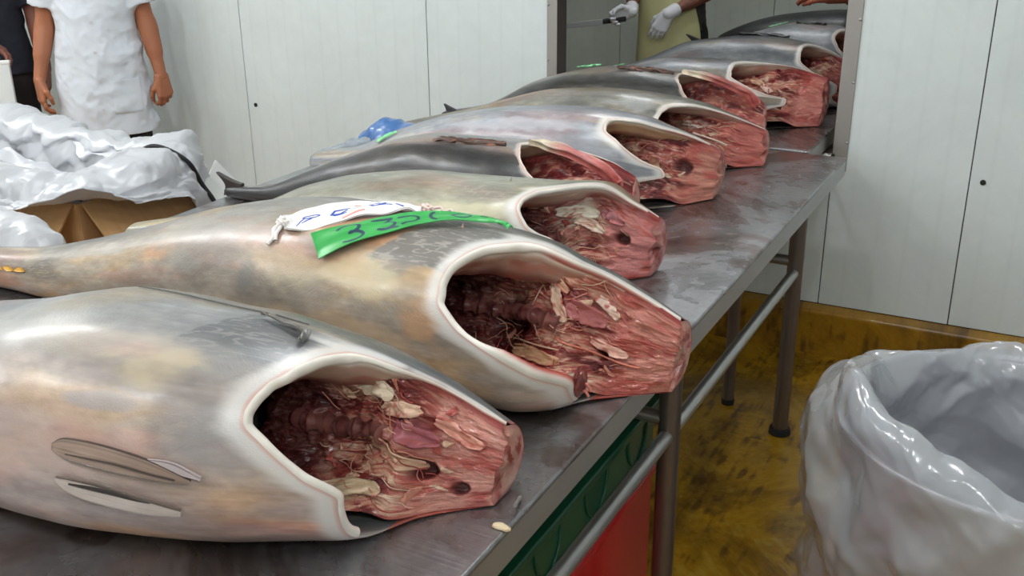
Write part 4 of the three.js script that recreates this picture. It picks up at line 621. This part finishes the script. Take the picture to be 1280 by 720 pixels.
// ───────────────────────── carton with its plastic liner ─────────────────────────
{
  const kraft = std({ map: tex(256, 256, (u, v) => { const k = 6 * noise(u * 90, v * 8) + 8 * tn(u, v, 8, 2); return [188 + k, 146 + k, 98 + k]; }), roughness: 0.8 });
  const white = std({ color: hex(216, 216, 214), roughness: 0.6 });
  const cx = -2.42, cz = -1.92, TY = 0.86, LX = 1.15, LZ = 0.45, t = thing('carton', 'large brown cardboard carton with folded flaps, behind the table at the left', 'box', [cx, 0, cz]);
  mesh('side_panel', metreUV(rbox(LX, TY, 0.009, 0.002, -LX / 2, TY / 2, 0), 0, 1), kraft, t);
  mesh('side_panel', metreUV(rbox(LX, TY, 0.009, 0.002, -LX / 2, TY / 2, -LZ), 0, 1), kraft, t);
  mesh('side_panel', metreUV(rbox(0.009, TY, LZ, 0.002, 0, TY / 2, -LZ / 2), 2, 1), kraft, t);
  mesh('side_panel', metreUV(rbox(0.009, TY, LZ, 0.002, -LX, TY / 2, -LZ / 2), 2, 1), kraft, t);
  mesh('bottom', rbox(LX, 0.012, LZ, 0.002, -LX / 2, 0.01, -LZ / 2), kraft, t);
  const f1 = mesh('flap', metreUV(rbox(0.008, 0.36, LZ - 0.02, 0.002, 0, -0.18, 0), 2, 1), kraft, t, [0.006, TY, -LZ / 2]); f1.rotation.z = 0.72;
  const f2 = mesh('flap', metreUV(rbox(LX - 0.02, 0.36, 0.008, 0.002, 0, -0.18, 0), 0, 1), kraft, t, [-LX / 2, TY, 0.006]); f2.rotation.x = -0.72;
  const f3 = mesh('flap', metreUV(rbox(0.007, 0.24, 0.2, 0.002, 0, -0.12, 0), 2, 1), white, t, [0.05, TY - 0.02, -LZ - 0.02]); f3.rotation.set(0.25, 0.5, 0.5); f3.userData.label = 'white printed flap';
  // liner
  const film = phy({ color: hex(212, 214, 219), roughness: 0.33, transmission: 0.3, thickness: 0, clearcoat: 0.5, clearcoatRoughness: 0.25 });
  const lt = thing('plastic_liner', 'white translucent plastic liner folded over the rim of the cardboard carton', 'plastic bag', [cx, TY, cz]);
  const per = [[0, 0], [0, -LZ], [-LX, -LZ], [-LX, 0], [0, 0]], lens = [LZ, LX, LZ, LX], tot = 2 * (LZ + LX);
  const rimAt = u => { let s = (u % 1 + 1) % 1 * tot, i = 0; while (i < 3 && s > lens[i]) { s -= lens[i]; i++; } const a = per[i], b = per[i + 1], q = s / lens[i]; return [lerp(a[0], b[0], q), lerp(a[1], b[1], q)]; };
  const rp = u => { let x = 0, z = 0; for (let k = -3; k <= 3; k++) { const p = rimAt(u + k * 0.012); x += p[0] / 7; z += p[1] / 7; } return [x, z]; };
  const linerPt = (u, v) => {
    const [x, z] = rp(u), p1 = rp(u + 0.004), p0 = rp(u - 0.004); let tx = p1[0] - p0[0], tz = p1[1] - p0[1]; const l = Math.hypot(tx, tz); tx /= l; tz /= l; const nx = -tz, nz = tx; // outward
    const ca = Math.cos(u * 6.2832), sa = Math.sin(u * 6.2832), f = fbm(ca * 2.6 + 7, sa * 2.6, v * 2.6 + 3, 4), f2 = ridge(ca * 5.5 + v * 2, sa * 5.5, v * 5, 3), f3 = ridge(ca * 11 + v * 3, sa * 11 - v * 2, v * 9, 2), w = 1 + 0.5 * fbm(ca * 1.6, sa * 1.6, 2, 2);
    let o, y; const R = 0.055 * w;
    if (v < 0.4) { const q = v / 0.4; o = -0.07 - 0.05 * (1 - q); y = -0.28 * (1 - q) + 0.02; }
    else if (v < 0.7) { const q = (v - 0.4) / 0.3 * Math.PI; o = 0.01 - 0.08 * Math.cos(q) * w; y = 0.02 + R * 1.1 * Math.sin(q); }
    else { const q = (v - 0.7) / 0.3; o = 0.01 + 0.08 * w + 0.045 * q; y = 0.02 - q * (0.05 + 0.13 * Math.exp(-Math.pow((u - 0.125) / 0.04, 2)) + 0.14 * fbm(ca * 2.4, sa * 2.4, 1, 2)); }
    const k = sst(0, 0.2, v) * 1; o += 0.04 * f * k + 0.016 * f2 * k + 0.006 * f3 * k; y += 0.03 * f * k + 0.014 * f2 * k + 0.006 * f3 * k;
    { const X = x + nx * o, Z = z + nz * o, q = (0.034 * crumple(X * 2.8, y * 3 + v, Z * 2.8, 3) + 0.006 * crumple(X * 11, y * 11, Z * 11, 6)) * k; o += q; y += q * 0.7; }
    return { p: [x + nx * o, y, z + nz * o] };
  };
  const lg = grid(360, 90, linerPt, { flip: true });
  mesh('folded_rim', thicken(lg, 360, 90, 0.002), film, lt);
  const ig = grid(60, 40, (u, v) => { const x = -0.09 - u * (LX - 0.18), z = -0.09 - v * (LZ - 0.18); const e = Math.min(u, 1 - u, v, 1 - v) * 2; return { p: [x, -0.03 - 0.10 * sst(0, 0.8, e) + 0.03 * fbm(u * 5, v * 4, 1, 4) + 0.03 * crumple(x * 3, 0, z * 3, 2), z] }; }, { flip: true });
  mesh('sagging_sheet', thicken(ig, 60, 40, 0.002), film, lt);
  const st = mesh('black_strap', tube([[0.085, 0.45], [0.09, 0.55], [0.1, 0.66], [0.108, 0.78], [0.112, 0.9], [0.113, 1]].map(([u, v]) => { const p = linerPt(u, v).p; return [p[0] + 0.008, p[1] + 0.008, p[2]]; }), 0.007, 40, 8), MT.rubber, lt); st.userData.label = 'thin black strap over the plastic';
  // loose bag on the table's back edge near the second tuna's tail
  const lb = thing('plastic_bag', 'small white plastic bag lying over the tail of the tagged tuna', 'plastic bag', [-2.13, 0.9, -1.5]);
  mesh('bag', sdfMesh((x, y, z) => { const d = smin(capsule(x, y, z, [-0.13, 0.02, 0.0], [0.03, 0.0, -0.02], 0.085, 0.06), capsule(x, y, z, [-0.12, -0.03, 0.05], [0.0, -0.02, 0.04], 0.06, 0.05), 0.05); return Math.max(d + 0.018 * crumple(x * 5, y * 5, z * 5, 1) + 0.006 * fbm(x * 18, y * 18, z * 18, 3), -0.05 - y); }, [-0.3, -0.1, -0.18], [0.16, 0.16, 0.18], 72), film, lb);
}
// blue bag behind the tails
{
  const t = thing('blue_bag', 'crumpled blue plastic bag behind the tuna tails in front of the white wall', 'plastic bag', [-1.93, 0.905, -2.80]);
  const m = phy({ color: hex(74, 118, 178), roughness: 0.35, transmission: 0.15, thickness: 0, clearcoat: 0.5 });
  mesh('bag', sdfMesh((x, y, z) => smin(capsule(x, y, z, [0.0, 0.01, 0], [0.1, 0.02, 0], 0.06, 0.055), capsule(x, y, z, [-0.1, 0.0, 0], [0.0, 0.0, 0], 0.03, 0.05), 0.05) + 0.012 * crumple(x * 5, y * 5, z * 5, 4) + 0.003 * crumple(x * 14, y * 14, z * 14, 2), [-0.22, -0.1, -0.12], [0.22, 0.14, 0.12], 64), m, t);
  mesh('loose_end', sdfMesh((x, y, z) => capsule(x, y, z, [-0.24, -0.05, 0.06], [-0.08, -0.01, 0.02], 0.016, 0.034) + 0.010 * ridge(x * 26, y * 26, z * 26, 2), [-0.4, -0.1, -0.08], [0, 0.1, 0.14], 56), phy({ color: hex(170, 180, 188), roughness: 0.35, transmission: 0.4, thickness: 0 }), t);
}
// ───────────────────────── tub in a clear bag ─────────────────────────
{
  const C = [0.045, 0, -2.2], t = thing('tub', 'shiny round metal tub in the right foreground, wrapped in a clear plastic bag', 'tub', C);
  t.scale.set(1.07, 1, 1.07);
  const prof = [[0.001, 0.02], [0.30, 0.02], [0.315, 0.035], [0.345, 0.60], [0.358, 0.612], [0.362, 0.622], [0.355, 0.632], [0.343, 0.626], [0.335, 0.60], [0.305, 0.045], [0.001, 0.04]].map(p => new THREE.Vector2(...p));
  const tubM = phy({ color: hex(176, 172, 174), metalness: 0.75, roughness: 0.32, bumpMap: tex(256, 256, gray((u, v) => 0.8 * noise(u * 6, v * 60) + 0.3 * noise(u * 20, v * 140)), false), bumpScale: 0.002 });
  mesh('body', new THREE.LatheGeometry(prof, 72), tubM, t);
  const bt = thing('clear_bag', 'large wrinkled clear plastic bag lining and wrapping the round tub', 'plastic bag', C);
  const film = phy({ color: hex(234, 237, 242), roughness: 0.17, transmission: 0.66, thickness: 0, clearcoat: 0.8, clearcoatRoughness: 0.12, side: THREE.DoubleSide });
  const pr = curve([[0, 0.385], [0.25, 0.40], [0.45, 0.405], [0.56, 0.375], [0.64, 0.318], [0.70, 0.292], [1, 0.26]]), py = curve([[0, 0.02], [0.25, 0.24], [0.45, 0.46], [0.56, 0.62], [0.62, 0.655], [0.67, 0.62], [1, 0.25]]);
  const g = grid(320, 180, (u, v) => {
    const a = u * Math.PI * 2, ca = Math.cos(a), sa = Math.sin(a); let r = pr(v), y = py(v);
    const bulge = Math.exp(-Math.pow((((u - 0.60 + 1.5) % 1) - 0.5) / 0.11, 2)) * Math.exp(-Math.pow((v - 0.6) / 0.16, 2));   // gathered fold standing up at the back left
    y += 0.13 * bulge; r += 0.03 * bulge;
    const n = (s, f, q) => { const R = f; return fbm(ca * R + 9, sa * R + q, y * s, 4); }, rg = (R, s, q) => { const x = ca * R + 4, z = sa * R + q; let k = 0, am = 1; for (let i = 0; i < 3; i++) { k += am * (1 - 2 * Math.abs(noise(x + y * 3 * (i - 1), z + y * 2, y * s + q))); am *= 0.5; } return k; };
    const w = 0.010 * n(6, 3, 2) + 0.030 * crumple(r * ca * 2.3, y * 2.6, r * sa * 2.3, 0) + 0.006 * sst(-0.1, 0.4, noise(ca * 2, y * 5, sa * 2)) * crumple(r * ca * 9, y * 9, r * sa * 9, 5); r += w; y += 0.010 * n(4, 4, 7) * sst(0.1, 0.5, v) + 0.022 * crumple(r * ca * 3, y * 2, r * sa * 3, 6) * sst(0.3, 0.5, v);
    return { p: [r * ca, Math.max(0.004, y), -r * sa] };
  });
  bt.scale.set(1.07, 1, 1.07);
  mesh('film', g, film, bt);
}
// ───────────────────────── people ─────────────────────────
const SK = c => phy({ color: hex(...c), roughness: 0.55, sheen: 0.2 });
function handGeo(W, d, s, n, curl, sc = 1) {
  const v = a => V3(...a).normalize(); d = v(d); n = v(n); n.addScaledVector(d, -n.dot(d)).normalize(); s = v(s); s.addScaledVector(d, -s.dot(d)).addScaledVector(n, -s.dot(n)).normalize();
  const o = V3(...W), at = (a, b, c) => { const p = o.clone().addScaledVector(d, a * sc).addScaledVector(s, b * sc).addScaledVector(n, c * sc); return [p.x, p.y, p.z]; };
  const palm = [], fing = []; const ks = [0.031, 0.0105, -0.0105, -0.029], kl = [0.088, 0.092, 0.087, 0.078], fl = [0.070, 0.078, 0.072, 0.056];
  ks.forEach((b, i) => palm.push([at(0, b * 0.55, 0), at(kl[i], b, 0), 0.0185 * sc, 0.0125 * sc]));
  ks.forEach((b, i) => { let p = [kl[i], 0], an = curl * 0.5 + i * 0.05, prev = at(kl[i], b, 0); [0.45, 0.31, 0.24].forEach((f, q) => { p = [p[0] + Math.cos(an) * fl[i] * f, p[1] + Math.sin(an) * fl[i] * f]; const nx = at(p[0], b * (1 + 0.06 * q), p[1]); fing.push([prev, nx, (0.0094 - q * 0.0009) * sc, (0.0088 - q * 0.001) * sc]); prev = nx; an += curl; }); });
  const t0 = at(0.022, 0.024, 0.004), t1 = at(0.052, 0.047, 0.014), t2 = at(0.08, 0.05, 0.022 + 0.01 * curl), t3 = at(0.103, 0.044, 0.028 + 0.014 * curl);
  const th = [[t0, t1, 0.0155 * sc, 0.012 * sc], [t1, t2, 0.0115 * sc, 0.0098 * sc], [t2, t3, 0.0098 * sc, 0.008 * sc]];
  const c = at(0.075, 0.005, 0.02), h = 0.115 * sc;
  return sdfMesh((x, y, z) => { let a = 9; for (const q of palm) a = smin(a, capsule(x, y, z, ...q), 0.014); let b = 9; for (const q of th) b = smin(b, capsule(x, y, z, ...q), 0.006); let r = smin(a, b, 0.012); for (let i = 0; i < 4; i++) { let f = 9; for (let q = 0; q < 3; q++) f = smin(f, capsule(x, y, z, ...fing[i * 3 + q]), 0.004); r = smin(r, f, 0.006); } return r; }, c.map(k => k - h), c.map(k => k + h), 62, 60000);
}
// joints in the person's own axes: facing +z, feet at y = 0
function makePerson(o) {
  const t = thing('person', o.label, 'person', o.pos, o.turn), sw = o.shoulder || 0.175, H = o.k || 1;
  const L = p => { if (!o.world) return p; const q = V3(...p).sub(V3(...o.pos)).applyAxisAngle(V3(0, 1, 0), -o.turn); return [q.x, q.y, q.z]; };
  const arms = o.arms.map((a, i) => { const s = i ? -1 : 1; return { s, sh: [s * sw, 1.375, 0], el: L(a.el), wr: L(a.wr), d: a.d, n: a.n, th: a.th, curl: a.curl ?? 0.35, glove: a.glove }; });
  const B = [[[0, 0.92, 0], [0, 1.2, 0], 0.115, 0.125], [[-0.05, 0.9, 0], [0.05, 0.9, 0], 0.11, 0.11], [[-0.11, 1.34, 0], [0.11, 1.34, 0], 0.065, 0.065], [[0, 1.36, -0.01], [0, 1.48, 0.01], 0.055, 0.05]];
  for (const s of [-1, 1]) B.push([[s * 0.085, 0.86, 0], [s * 0.095, 0.48, 0.015], 0.085, 0.055], [[s * 0.095, 0.48, 0.015], [s * 0.1, 0.09, -0.02], 0.054, 0.036], [[s * 0.1, 0.045, -0.04], [s * 0.115, 0.035, 0.13], 0.036, 0.03]);
  const A = []; for (const a of arms) A.push([a.sh, a.el, 0.05, 0.039], [a.el, a.wr, 0.039, 0.026], [a.el.map((q, k) => lerp(q, a.wr[k], 0.15)), a.el.map((q, k) => lerp(q, a.wr[k], 0.5)), 0.04, 0.034]);
  const bd = (x, y, z) => { let r = 9; for (const q of B) r = smin(r, capsule(x, y, z, ...q), 0.05); let e = 9; for (const q of A) e = smin(e, capsule(x, y, z, ...q), 0.022); return smin(r, e, 0.012); };
  const ext = [[-0.3, 0, -0.2], [0.3, 1.56, 0.24]]; for (const a of arms) for (const p of [a.el, a.wr]) for (let k = 0; k < 3; k++) { ext[0][k] = Math.min(ext[0][k], p[k] - 0.07); ext[1][k] = Math.max(ext[1][k], p[k] + 0.07); } ext[0][1] = -0.02;
  const parts = [sdfMesh(bd, ext[0], ext[1], 104)];
  for (const a of arms) if (!a.glove) parts.push(handGeo(a.wr, a.d, a.th, a.n, a.curl));
  // head
  const hd = (x, y, z) => {
    const el = (cx, cy, cz, rx, ry, rz) => (Math.hypot((x - cx) / rx, (y - cy) / ry, (z - cz) / rz) - 1) * Math.min(rx, ry, rz);
    let r = smin(el(0, 1.605, -0.005, 0.074, 0.092, 0.092), el(0, 1.548, 0.03, 0.055, 0.07, 0.062), 0.04);
    r = smin(r, capsule(x, y, z, [0, 1.60, 0.083], [0, 1.568, 0.104], 0.008, 0.013), 0.012);
    for (const s of [-1, 1]) { r = smin(r, el(s * 0.076, 1.585, -0.005, 0.012, 0.032, 0.02), 0.008); r = Math.max(r, -el(s * 0.031, 1.60, 0.098, 0.017, 0.010, 0.018) * 0.6); r = smin(r, el(s * 0.031, 1.599, 0.074, 0.013, 0.012, 0.013), 0.004); r = smin(r, capsule(x, y, z, [s * 0.016, 1.617, 0.083], [s * 0.05, 1.616, 0.068], 0.007, 0.006), 0.01); }
    r = smin(r, capsule(x, y, z, [-0.017, 1.532, 0.083], [0.017, 1.532, 0.083], 0.007, 0.007), 0.006); r = smin(r, capsule(x, y, z, [-0.015, 1.52, 0.082], [0.015, 1.52, 0.082], 0.0075, 0.0075), 0.006);
    return r;
  };
  parts.push(sdfMesh(hd, [-0.11, 1.45, -0.12], [0.11, 1.72, 0.14], 84));
  const bm = mesh('body', merge(parts), SK(o.skin || [150, 98, 70]), t);
  mesh('hair', sdfMesh((x, y, z) => Math.max((Math.hypot(x / 0.082, (y - 1.615) / 0.098, (z + 0.012) / 0.1) - 1) * 0.082 + 0.003 * noise(x * 120, y * 120, z * 120), -(y - 1.60 + Math.max(0, -z - 0.02) * 0.9 - Math.max(0, z - 0.02) * 0.5)), [-0.1, 1.5, -0.13], [0.1, 1.73, 0.1], 56), std({ color: hex(24, 20, 18), roughness: 0.7 }), t);
  for (const a of arms) if (a.glove) { mesh('glove', merge([handGeo(a.wr, a.d, a.th, a.n, a.curl, 1.06), sdfMesh((x, y, z) => Math.abs(capsule(x, y, z, a.wr.map((q, k) => lerp(q, a.el[k], 0.16)), a.wr, 0.034, 0.031)) - 0.003, a.wr.map(q => q - 0.09), a.wr.map(q => q + 0.09), 48)]), std({ color: hex(222, 222, 226), roughness: 0.6 }), t); }
  // upper garment
  const G = o.top, hem = G.hem, cut = G.sleeve;
  const gd = (x, y, z) => {
    const q = clamp((1.4 - y) / (1.4 - hem)), rx = lerp(G.rx[0], G.rx[1], q) * (1 - 0.1 * Math.exp(-Math.pow((y - 1.08) / 0.12, 2))), rz = lerp(G.rz[0], G.rz[1], q);
    let r = (Math.hypot(x / rx, z / rz) - 1) * rz * 0.9; r = Math.max(r, y - 1.40 + Math.abs(x) * 0.28);
    for (const a of arms) { const e = a.el.map((c, k) => lerp(a.sh[k], c, cut)), full = cut > 1 ? a.el.map((c, k) => lerp(c, a.wr[k], cut - 1)) : null; let s = capsule(x, y, z, a.sh, cut > 1 ? a.el : e, 0.075, G.sl || 0.066); if (full) s = smin(s, capsule(x, y, z, a.el, full, 0.055, 0.044), 0.02); else { let dd = 0; for (let k = 0; k < 3; k++) dd += ([x, y, z][k] - e[k]) * (a.el[k] - a.sh[k]); s = Math.max(s, dd / 0.28); } r = smin(r, s, 0.03); }
    const f = (G.fold ?? 0.012) * (0.8 * ridge(x * 6 + y * 5, y * 5 - x * 3, z * 6 + o.seed, 3) + 0.5 * fbm(x * 12, y * 9, z * 12 + o.seed, 3));
    r -= f * sst(1.42, 1.2, y); return Math.max(r, hem - y);
  };
  const top = mesh(G.name, sdfMesh(gd, [ext[0][0] - 0.04, hem - 0.03, -0.26], [ext[1][0] + 0.04, 1.46, Math.max(0.3, ext[1][2])], 116), std({ color: hex(...G.c), roughness: 0.8 }), t);
  if (G.buttons) { for (let i = 0; i < 5; i++) { const y = 0.74 + i * 0.13; let z = 0.3; while (z > 0 && gd(0.0, y, z) > 0) z -= 0.002; mesh('button', new THREE.CylinderGeometry(0.007, 0.007, 0.004, 12).rotateX(Math.PI / 2), std({ color: hex(205, 205, 205), roughness: 0.4 }), top, [0, y, z + 0.002]); }
    const pk = grid(14, 12, (u, v) => { const x = 0.05 + u * 0.12, y = 0.72 + v * 0.15; let z = 0.3; while (z > 0 && gd(x, y, z) > 0) z -= 0.002; return { p: [x, y, z + 0.004] }; }); mesh('pocket', thicken(pk, 14, 12, 0.003), top.material, top); }
  if (o.apron) { const ap = grid(26, 60, (u, v) => { const y = lerp(0.3, 1.32, v), w = lerp(0.27, 0.13, sst(0.55, 1, v)), x = (u - 0.5) * 2 * w; const ang = x / 0.22; return { p: [Math.sin(ang) * 0.215, y, Math.cos(ang) * 0.185 + 0.035 * sst(1.0, 0.4, y) + 0.01 * fbm(u * 5, v * 6, 3, 3)] }; }); mesh('apron', thicken(ap, 26, 60, 0.004), std({ color: hex(...o.apron), roughness: 0.7 }), t); }
  // trousers, shoes
  const td = (x, y, z) => { let r = 9; r = smin(r, (Math.hypot(x / 0.185, z / 0.13, (y - 0.9) / 0.14) - 1) * 0.13, 0.05); for (const s of [-1, 1]) r = smin(r, smin(capsule(x, y, z, [s * 0.088, 0.86, 0], [s * 0.098, 0.48, 0.012], 0.1, 0.082), capsule(x, y, z, [s * 0.098, 0.48, 0.012], [s * 0.102, 0.06, -0.015], 0.08, 0.072), 0.03), 0.02); return Math.max(r - 0.008 * ridge(x * 8, y * 7, z * 8 + o.seed, 2), 0.075 - y); };
  mesh('trousers', sdfMesh(td, [-0.24, 0.02, -0.18], [0.24, 1.05, 0.18], 84), std({ color: hex(...o.pants), roughness: 0.85 }), t);
  for (const s of [-1, 1]) mesh('boot', sdfMesh((x, y, z) => Math.max(smin(capsule(x, y, z, [s * 0.1, 0.055, -0.05], [s * 0.115, 0.045, 0.15], 0.055, 0.047), capsule(x, y, z, [s * 0.1, 0.06, -0.02], [s * 0.1, 0.16, -0.025], 0.055, 0.056), 0.04), -y + 0.001), [s * 0.11 - 0.1, -0.02, -0.16], [s * 0.11 + 0.1, 0.24, 0.24], 46), std({ color: hex(...(o.boots || [30, 30, 32])), roughness: 0.5 }), t);
  t.scale.setScalar(H); return t;
}
makePerson({
  seed: 3, label: 'person in a short sleeved white coat standing with arms hanging behind the carton', pos: [-3.99, 0, -3.43], turn: 0.72, shoulder: 0.17,
  skin: [158, 98, 68], arms: [{ el: [0.225, 1.10, 0.0], wr: [0.262, 0.865, 0.05], d: [0.12, -1, 0.12], n: [-0.6, 0, -0.8], th: [-0.2, 0, 1], curl: 0.85 }, { el: [-0.225, 1.10, -0.02], wr: [-0.27, 0.87, 0.06], d: [0.0, -1, 0.15], n: [0.9, 0, -0.4], th: [0.3, 0, 1], curl: 0.5 }],
  top: { name: 'coat', c: [212, 217, 226], hem: 0.615, sleeve: 0.62, rx: [0.178, 0.212], rz: [0.12, 0.15], sl: 0.068, buttons: true, fold: 0.016 }, pants: [26, 24, 26],
});
makePerson({
  seed: 8, label: 'person in dark shirt and trousers at the left edge, one hand on the white board', pos: [-4.72, 0, -3.4], turn: 0.8,
  skin: [118, 70, 56], arms: [{ el: [0.225, 1.09, 0.0], wr: [0.24, 0.85, 0.05], d: [0, -1, 0.15], n: [-1, 0, 0], th: [0, 0, 1], curl: 0.4 }, { el: [-0.16, 1.08, 0.17], wr: [0.03, 1.03, 0.34], d: [0.7, -0.35, 0.3], n: [-0.2, -0.8, 0.1], th: [0.1, 0.4, 0.8], curl: 0.5 }],
  top: { name: 'shirt', c: [18, 19, 34], hem: 0.84, sleeve: 0.72, rx: [0.18, 0.19], rz: [0.12, 0.14] }, pants: [30, 22, 22],
});
{
  const b = thing('white_board', 'white foam board standing upright at the left edge, held by the dark dressed person', 'board', [-4.375, 0, -3.05], 0.75);
  mesh('panel', rbox(0.34, 0.955, 0.03, 0.006, -0.02, 0.4775, 0), std({ color: hex(226, 230, 232), roughness: 0.6 }), b);
  mesh('edge_strip', rbox(0.346, 0.014, 0.036, 0.004, -0.02, 0.958, 0), std({ color: hex(236, 238, 238), roughness: 0.5 }), b);
}
makePerson({
  seed: 12, label: 'person in a pale yellow apron and white glove in the room beyond the hatch', pos: [-2.0, 0, -5.74], turn: -0.2,
  skin: [120, 74, 58], arms: [{ el: [0.235, 1.14, 0.05], wr: [0.10, 1.03, 0.25], d: [-0.5, -1, 0.25], n: [-0.4, -0.1, -0.8], th: [-0.8, 0, 0.5], curl: 0.4, glove: true }, { el: [-0.25, 1.13, 0.05], wr: [-0.13, 1.03, 0.26], d: [-0.6, -0.25, 0.7], n: [0.8, -0.2, 0.6], th: [0.2, 1, 0.2], curl: 1.0, glove: true }],
  top: { name: 'shirt', c: [66, 62, 60], hem: 0.8, sleeve: 0.8, rx: [0.18, 0.19], rz: [0.12, 0.14] }, apron: [200, 196, 146], pants: [34, 30, 32], boots: [210, 210, 205],
});
{
  const pos = V3(-2.0, 0, -5.74), w = p => { const q = V3(...p).applyAxisAngle(V3(0, 1, 0), -0.2).add(pos); return [q.x, q.y, q.z]; };
  const k = thing('knife', 'long knife held by the person in the pale yellow apron', 'knife', w([-0.19, 0.985, 0.335]), -1.15); k.rotation.order = 'YXZ'; k.rotation.x = 0.12;
  mesh('handle', rbox(0.02, 0.028, 0.13, 0.008, 0, 0, 0.0), MT.rubber, k);
  const s = new THREE.Shape(); s.moveTo(0, -0.016); s.lineTo(0.2, -0.012); s.quadraticCurveTo(0.25, -0.004, 0.26, 0.012); s.lineTo(0, 0.014); s.closePath();
  mesh('blade', new THREE.ExtrudeGeometry(s, { depth: 0.0022, bevelEnabled: true, bevelSize: 0.001, bevelThickness: 0.0006, bevelSegments: 1 }).rotateY(-Math.PI / 2).translate(0.001, 0, 0.062), MT.steel, k);
}
makePerson({
  seed: 15, label: 'person in a dark shirt reaching a bare hand over the farthest black tuna', pos: [-0.62, 0, -5.72], turn: -0.5, world: true,
  skin: [168, 92, 66], arms: [{ el: [-0.46, 1.16, -5.40], wr: [-0.5, 1.0, -5.3], d: [-0.2, -0.9, 0.2], n: [0, 0, -1], th: [-1, 0, 0], curl: 0.4 }, { el: [-0.86, 1.17, -5.50], wr: [-1.07, 1.165, -5.26], d: [-0.87, -0.05, 0.1], n: [0.1, -1, 0.1], th: [0.1, 0.1, 0.9], curl: 0.3 }],
  top: { name: 'shirt', c: [30, 30, 40], hem: 0.82, sleeve: 1.55, rx: [0.18, 0.19], rz: [0.12, 0.14], fold: 0.006 }, pants: [36, 36, 40],
});
// ───────────────────────── scraps on the table ─────────────────────────
{
  const sm = phy({ color: hex(214, 194, 160), roughness: 0.6 });
  const scrap = (label, x, z, s, m, sd) => { const g = new THREE.IcosahedronGeometry(s, 3), p = g.attributes.position; for (let i = 0; i < p.count; i++) { const f = 1 + 0.45 * fbm(p.getX(i) / s * 1.3, p.getY(i) / s * 1.3, p.getZ(i) / s * 1.3 + sd, 3); p.setXYZ(i, p.getX(i) * f * 1.5, p.getY(i) * f * 0.42, p.getZ(i) * f * 0.8); } g.computeVertexNormals(); tag(Object.assign(mesh(numbered('meat_scrap'), g, m, scene, [x, T + s * 0.3, z]), {}), label, 'scrap'); };
  scrap('small pale scrap of fish on the front table edge, beside the nearest tuna', -0.601, -1.088, 0.009, sm, 1);
  scrap('dark brown scrap at the bottom of the picture in front of the nearest tuna', -0.865, -0.795, 0.012, phy({ color: hex(70, 50, 34), roughness: 0.5 }), 4);
  const sp = mesh('bone_splinter', rod([-0.612, T + 0.004, -1.165], [-0.601, T + 0.014, -1.128], 0.003, 7), phy({ color: hex(120, 116, 112), roughness: 0.4 }), scene); tag(sp, 'small grey splinter on the table at the tip of the nearest tuna', 'scrap');
}
scene.traverse(o => { if (o.isMesh) o.castShadow = o.receiveShadow = true; });
renderer.render(scene, camera);
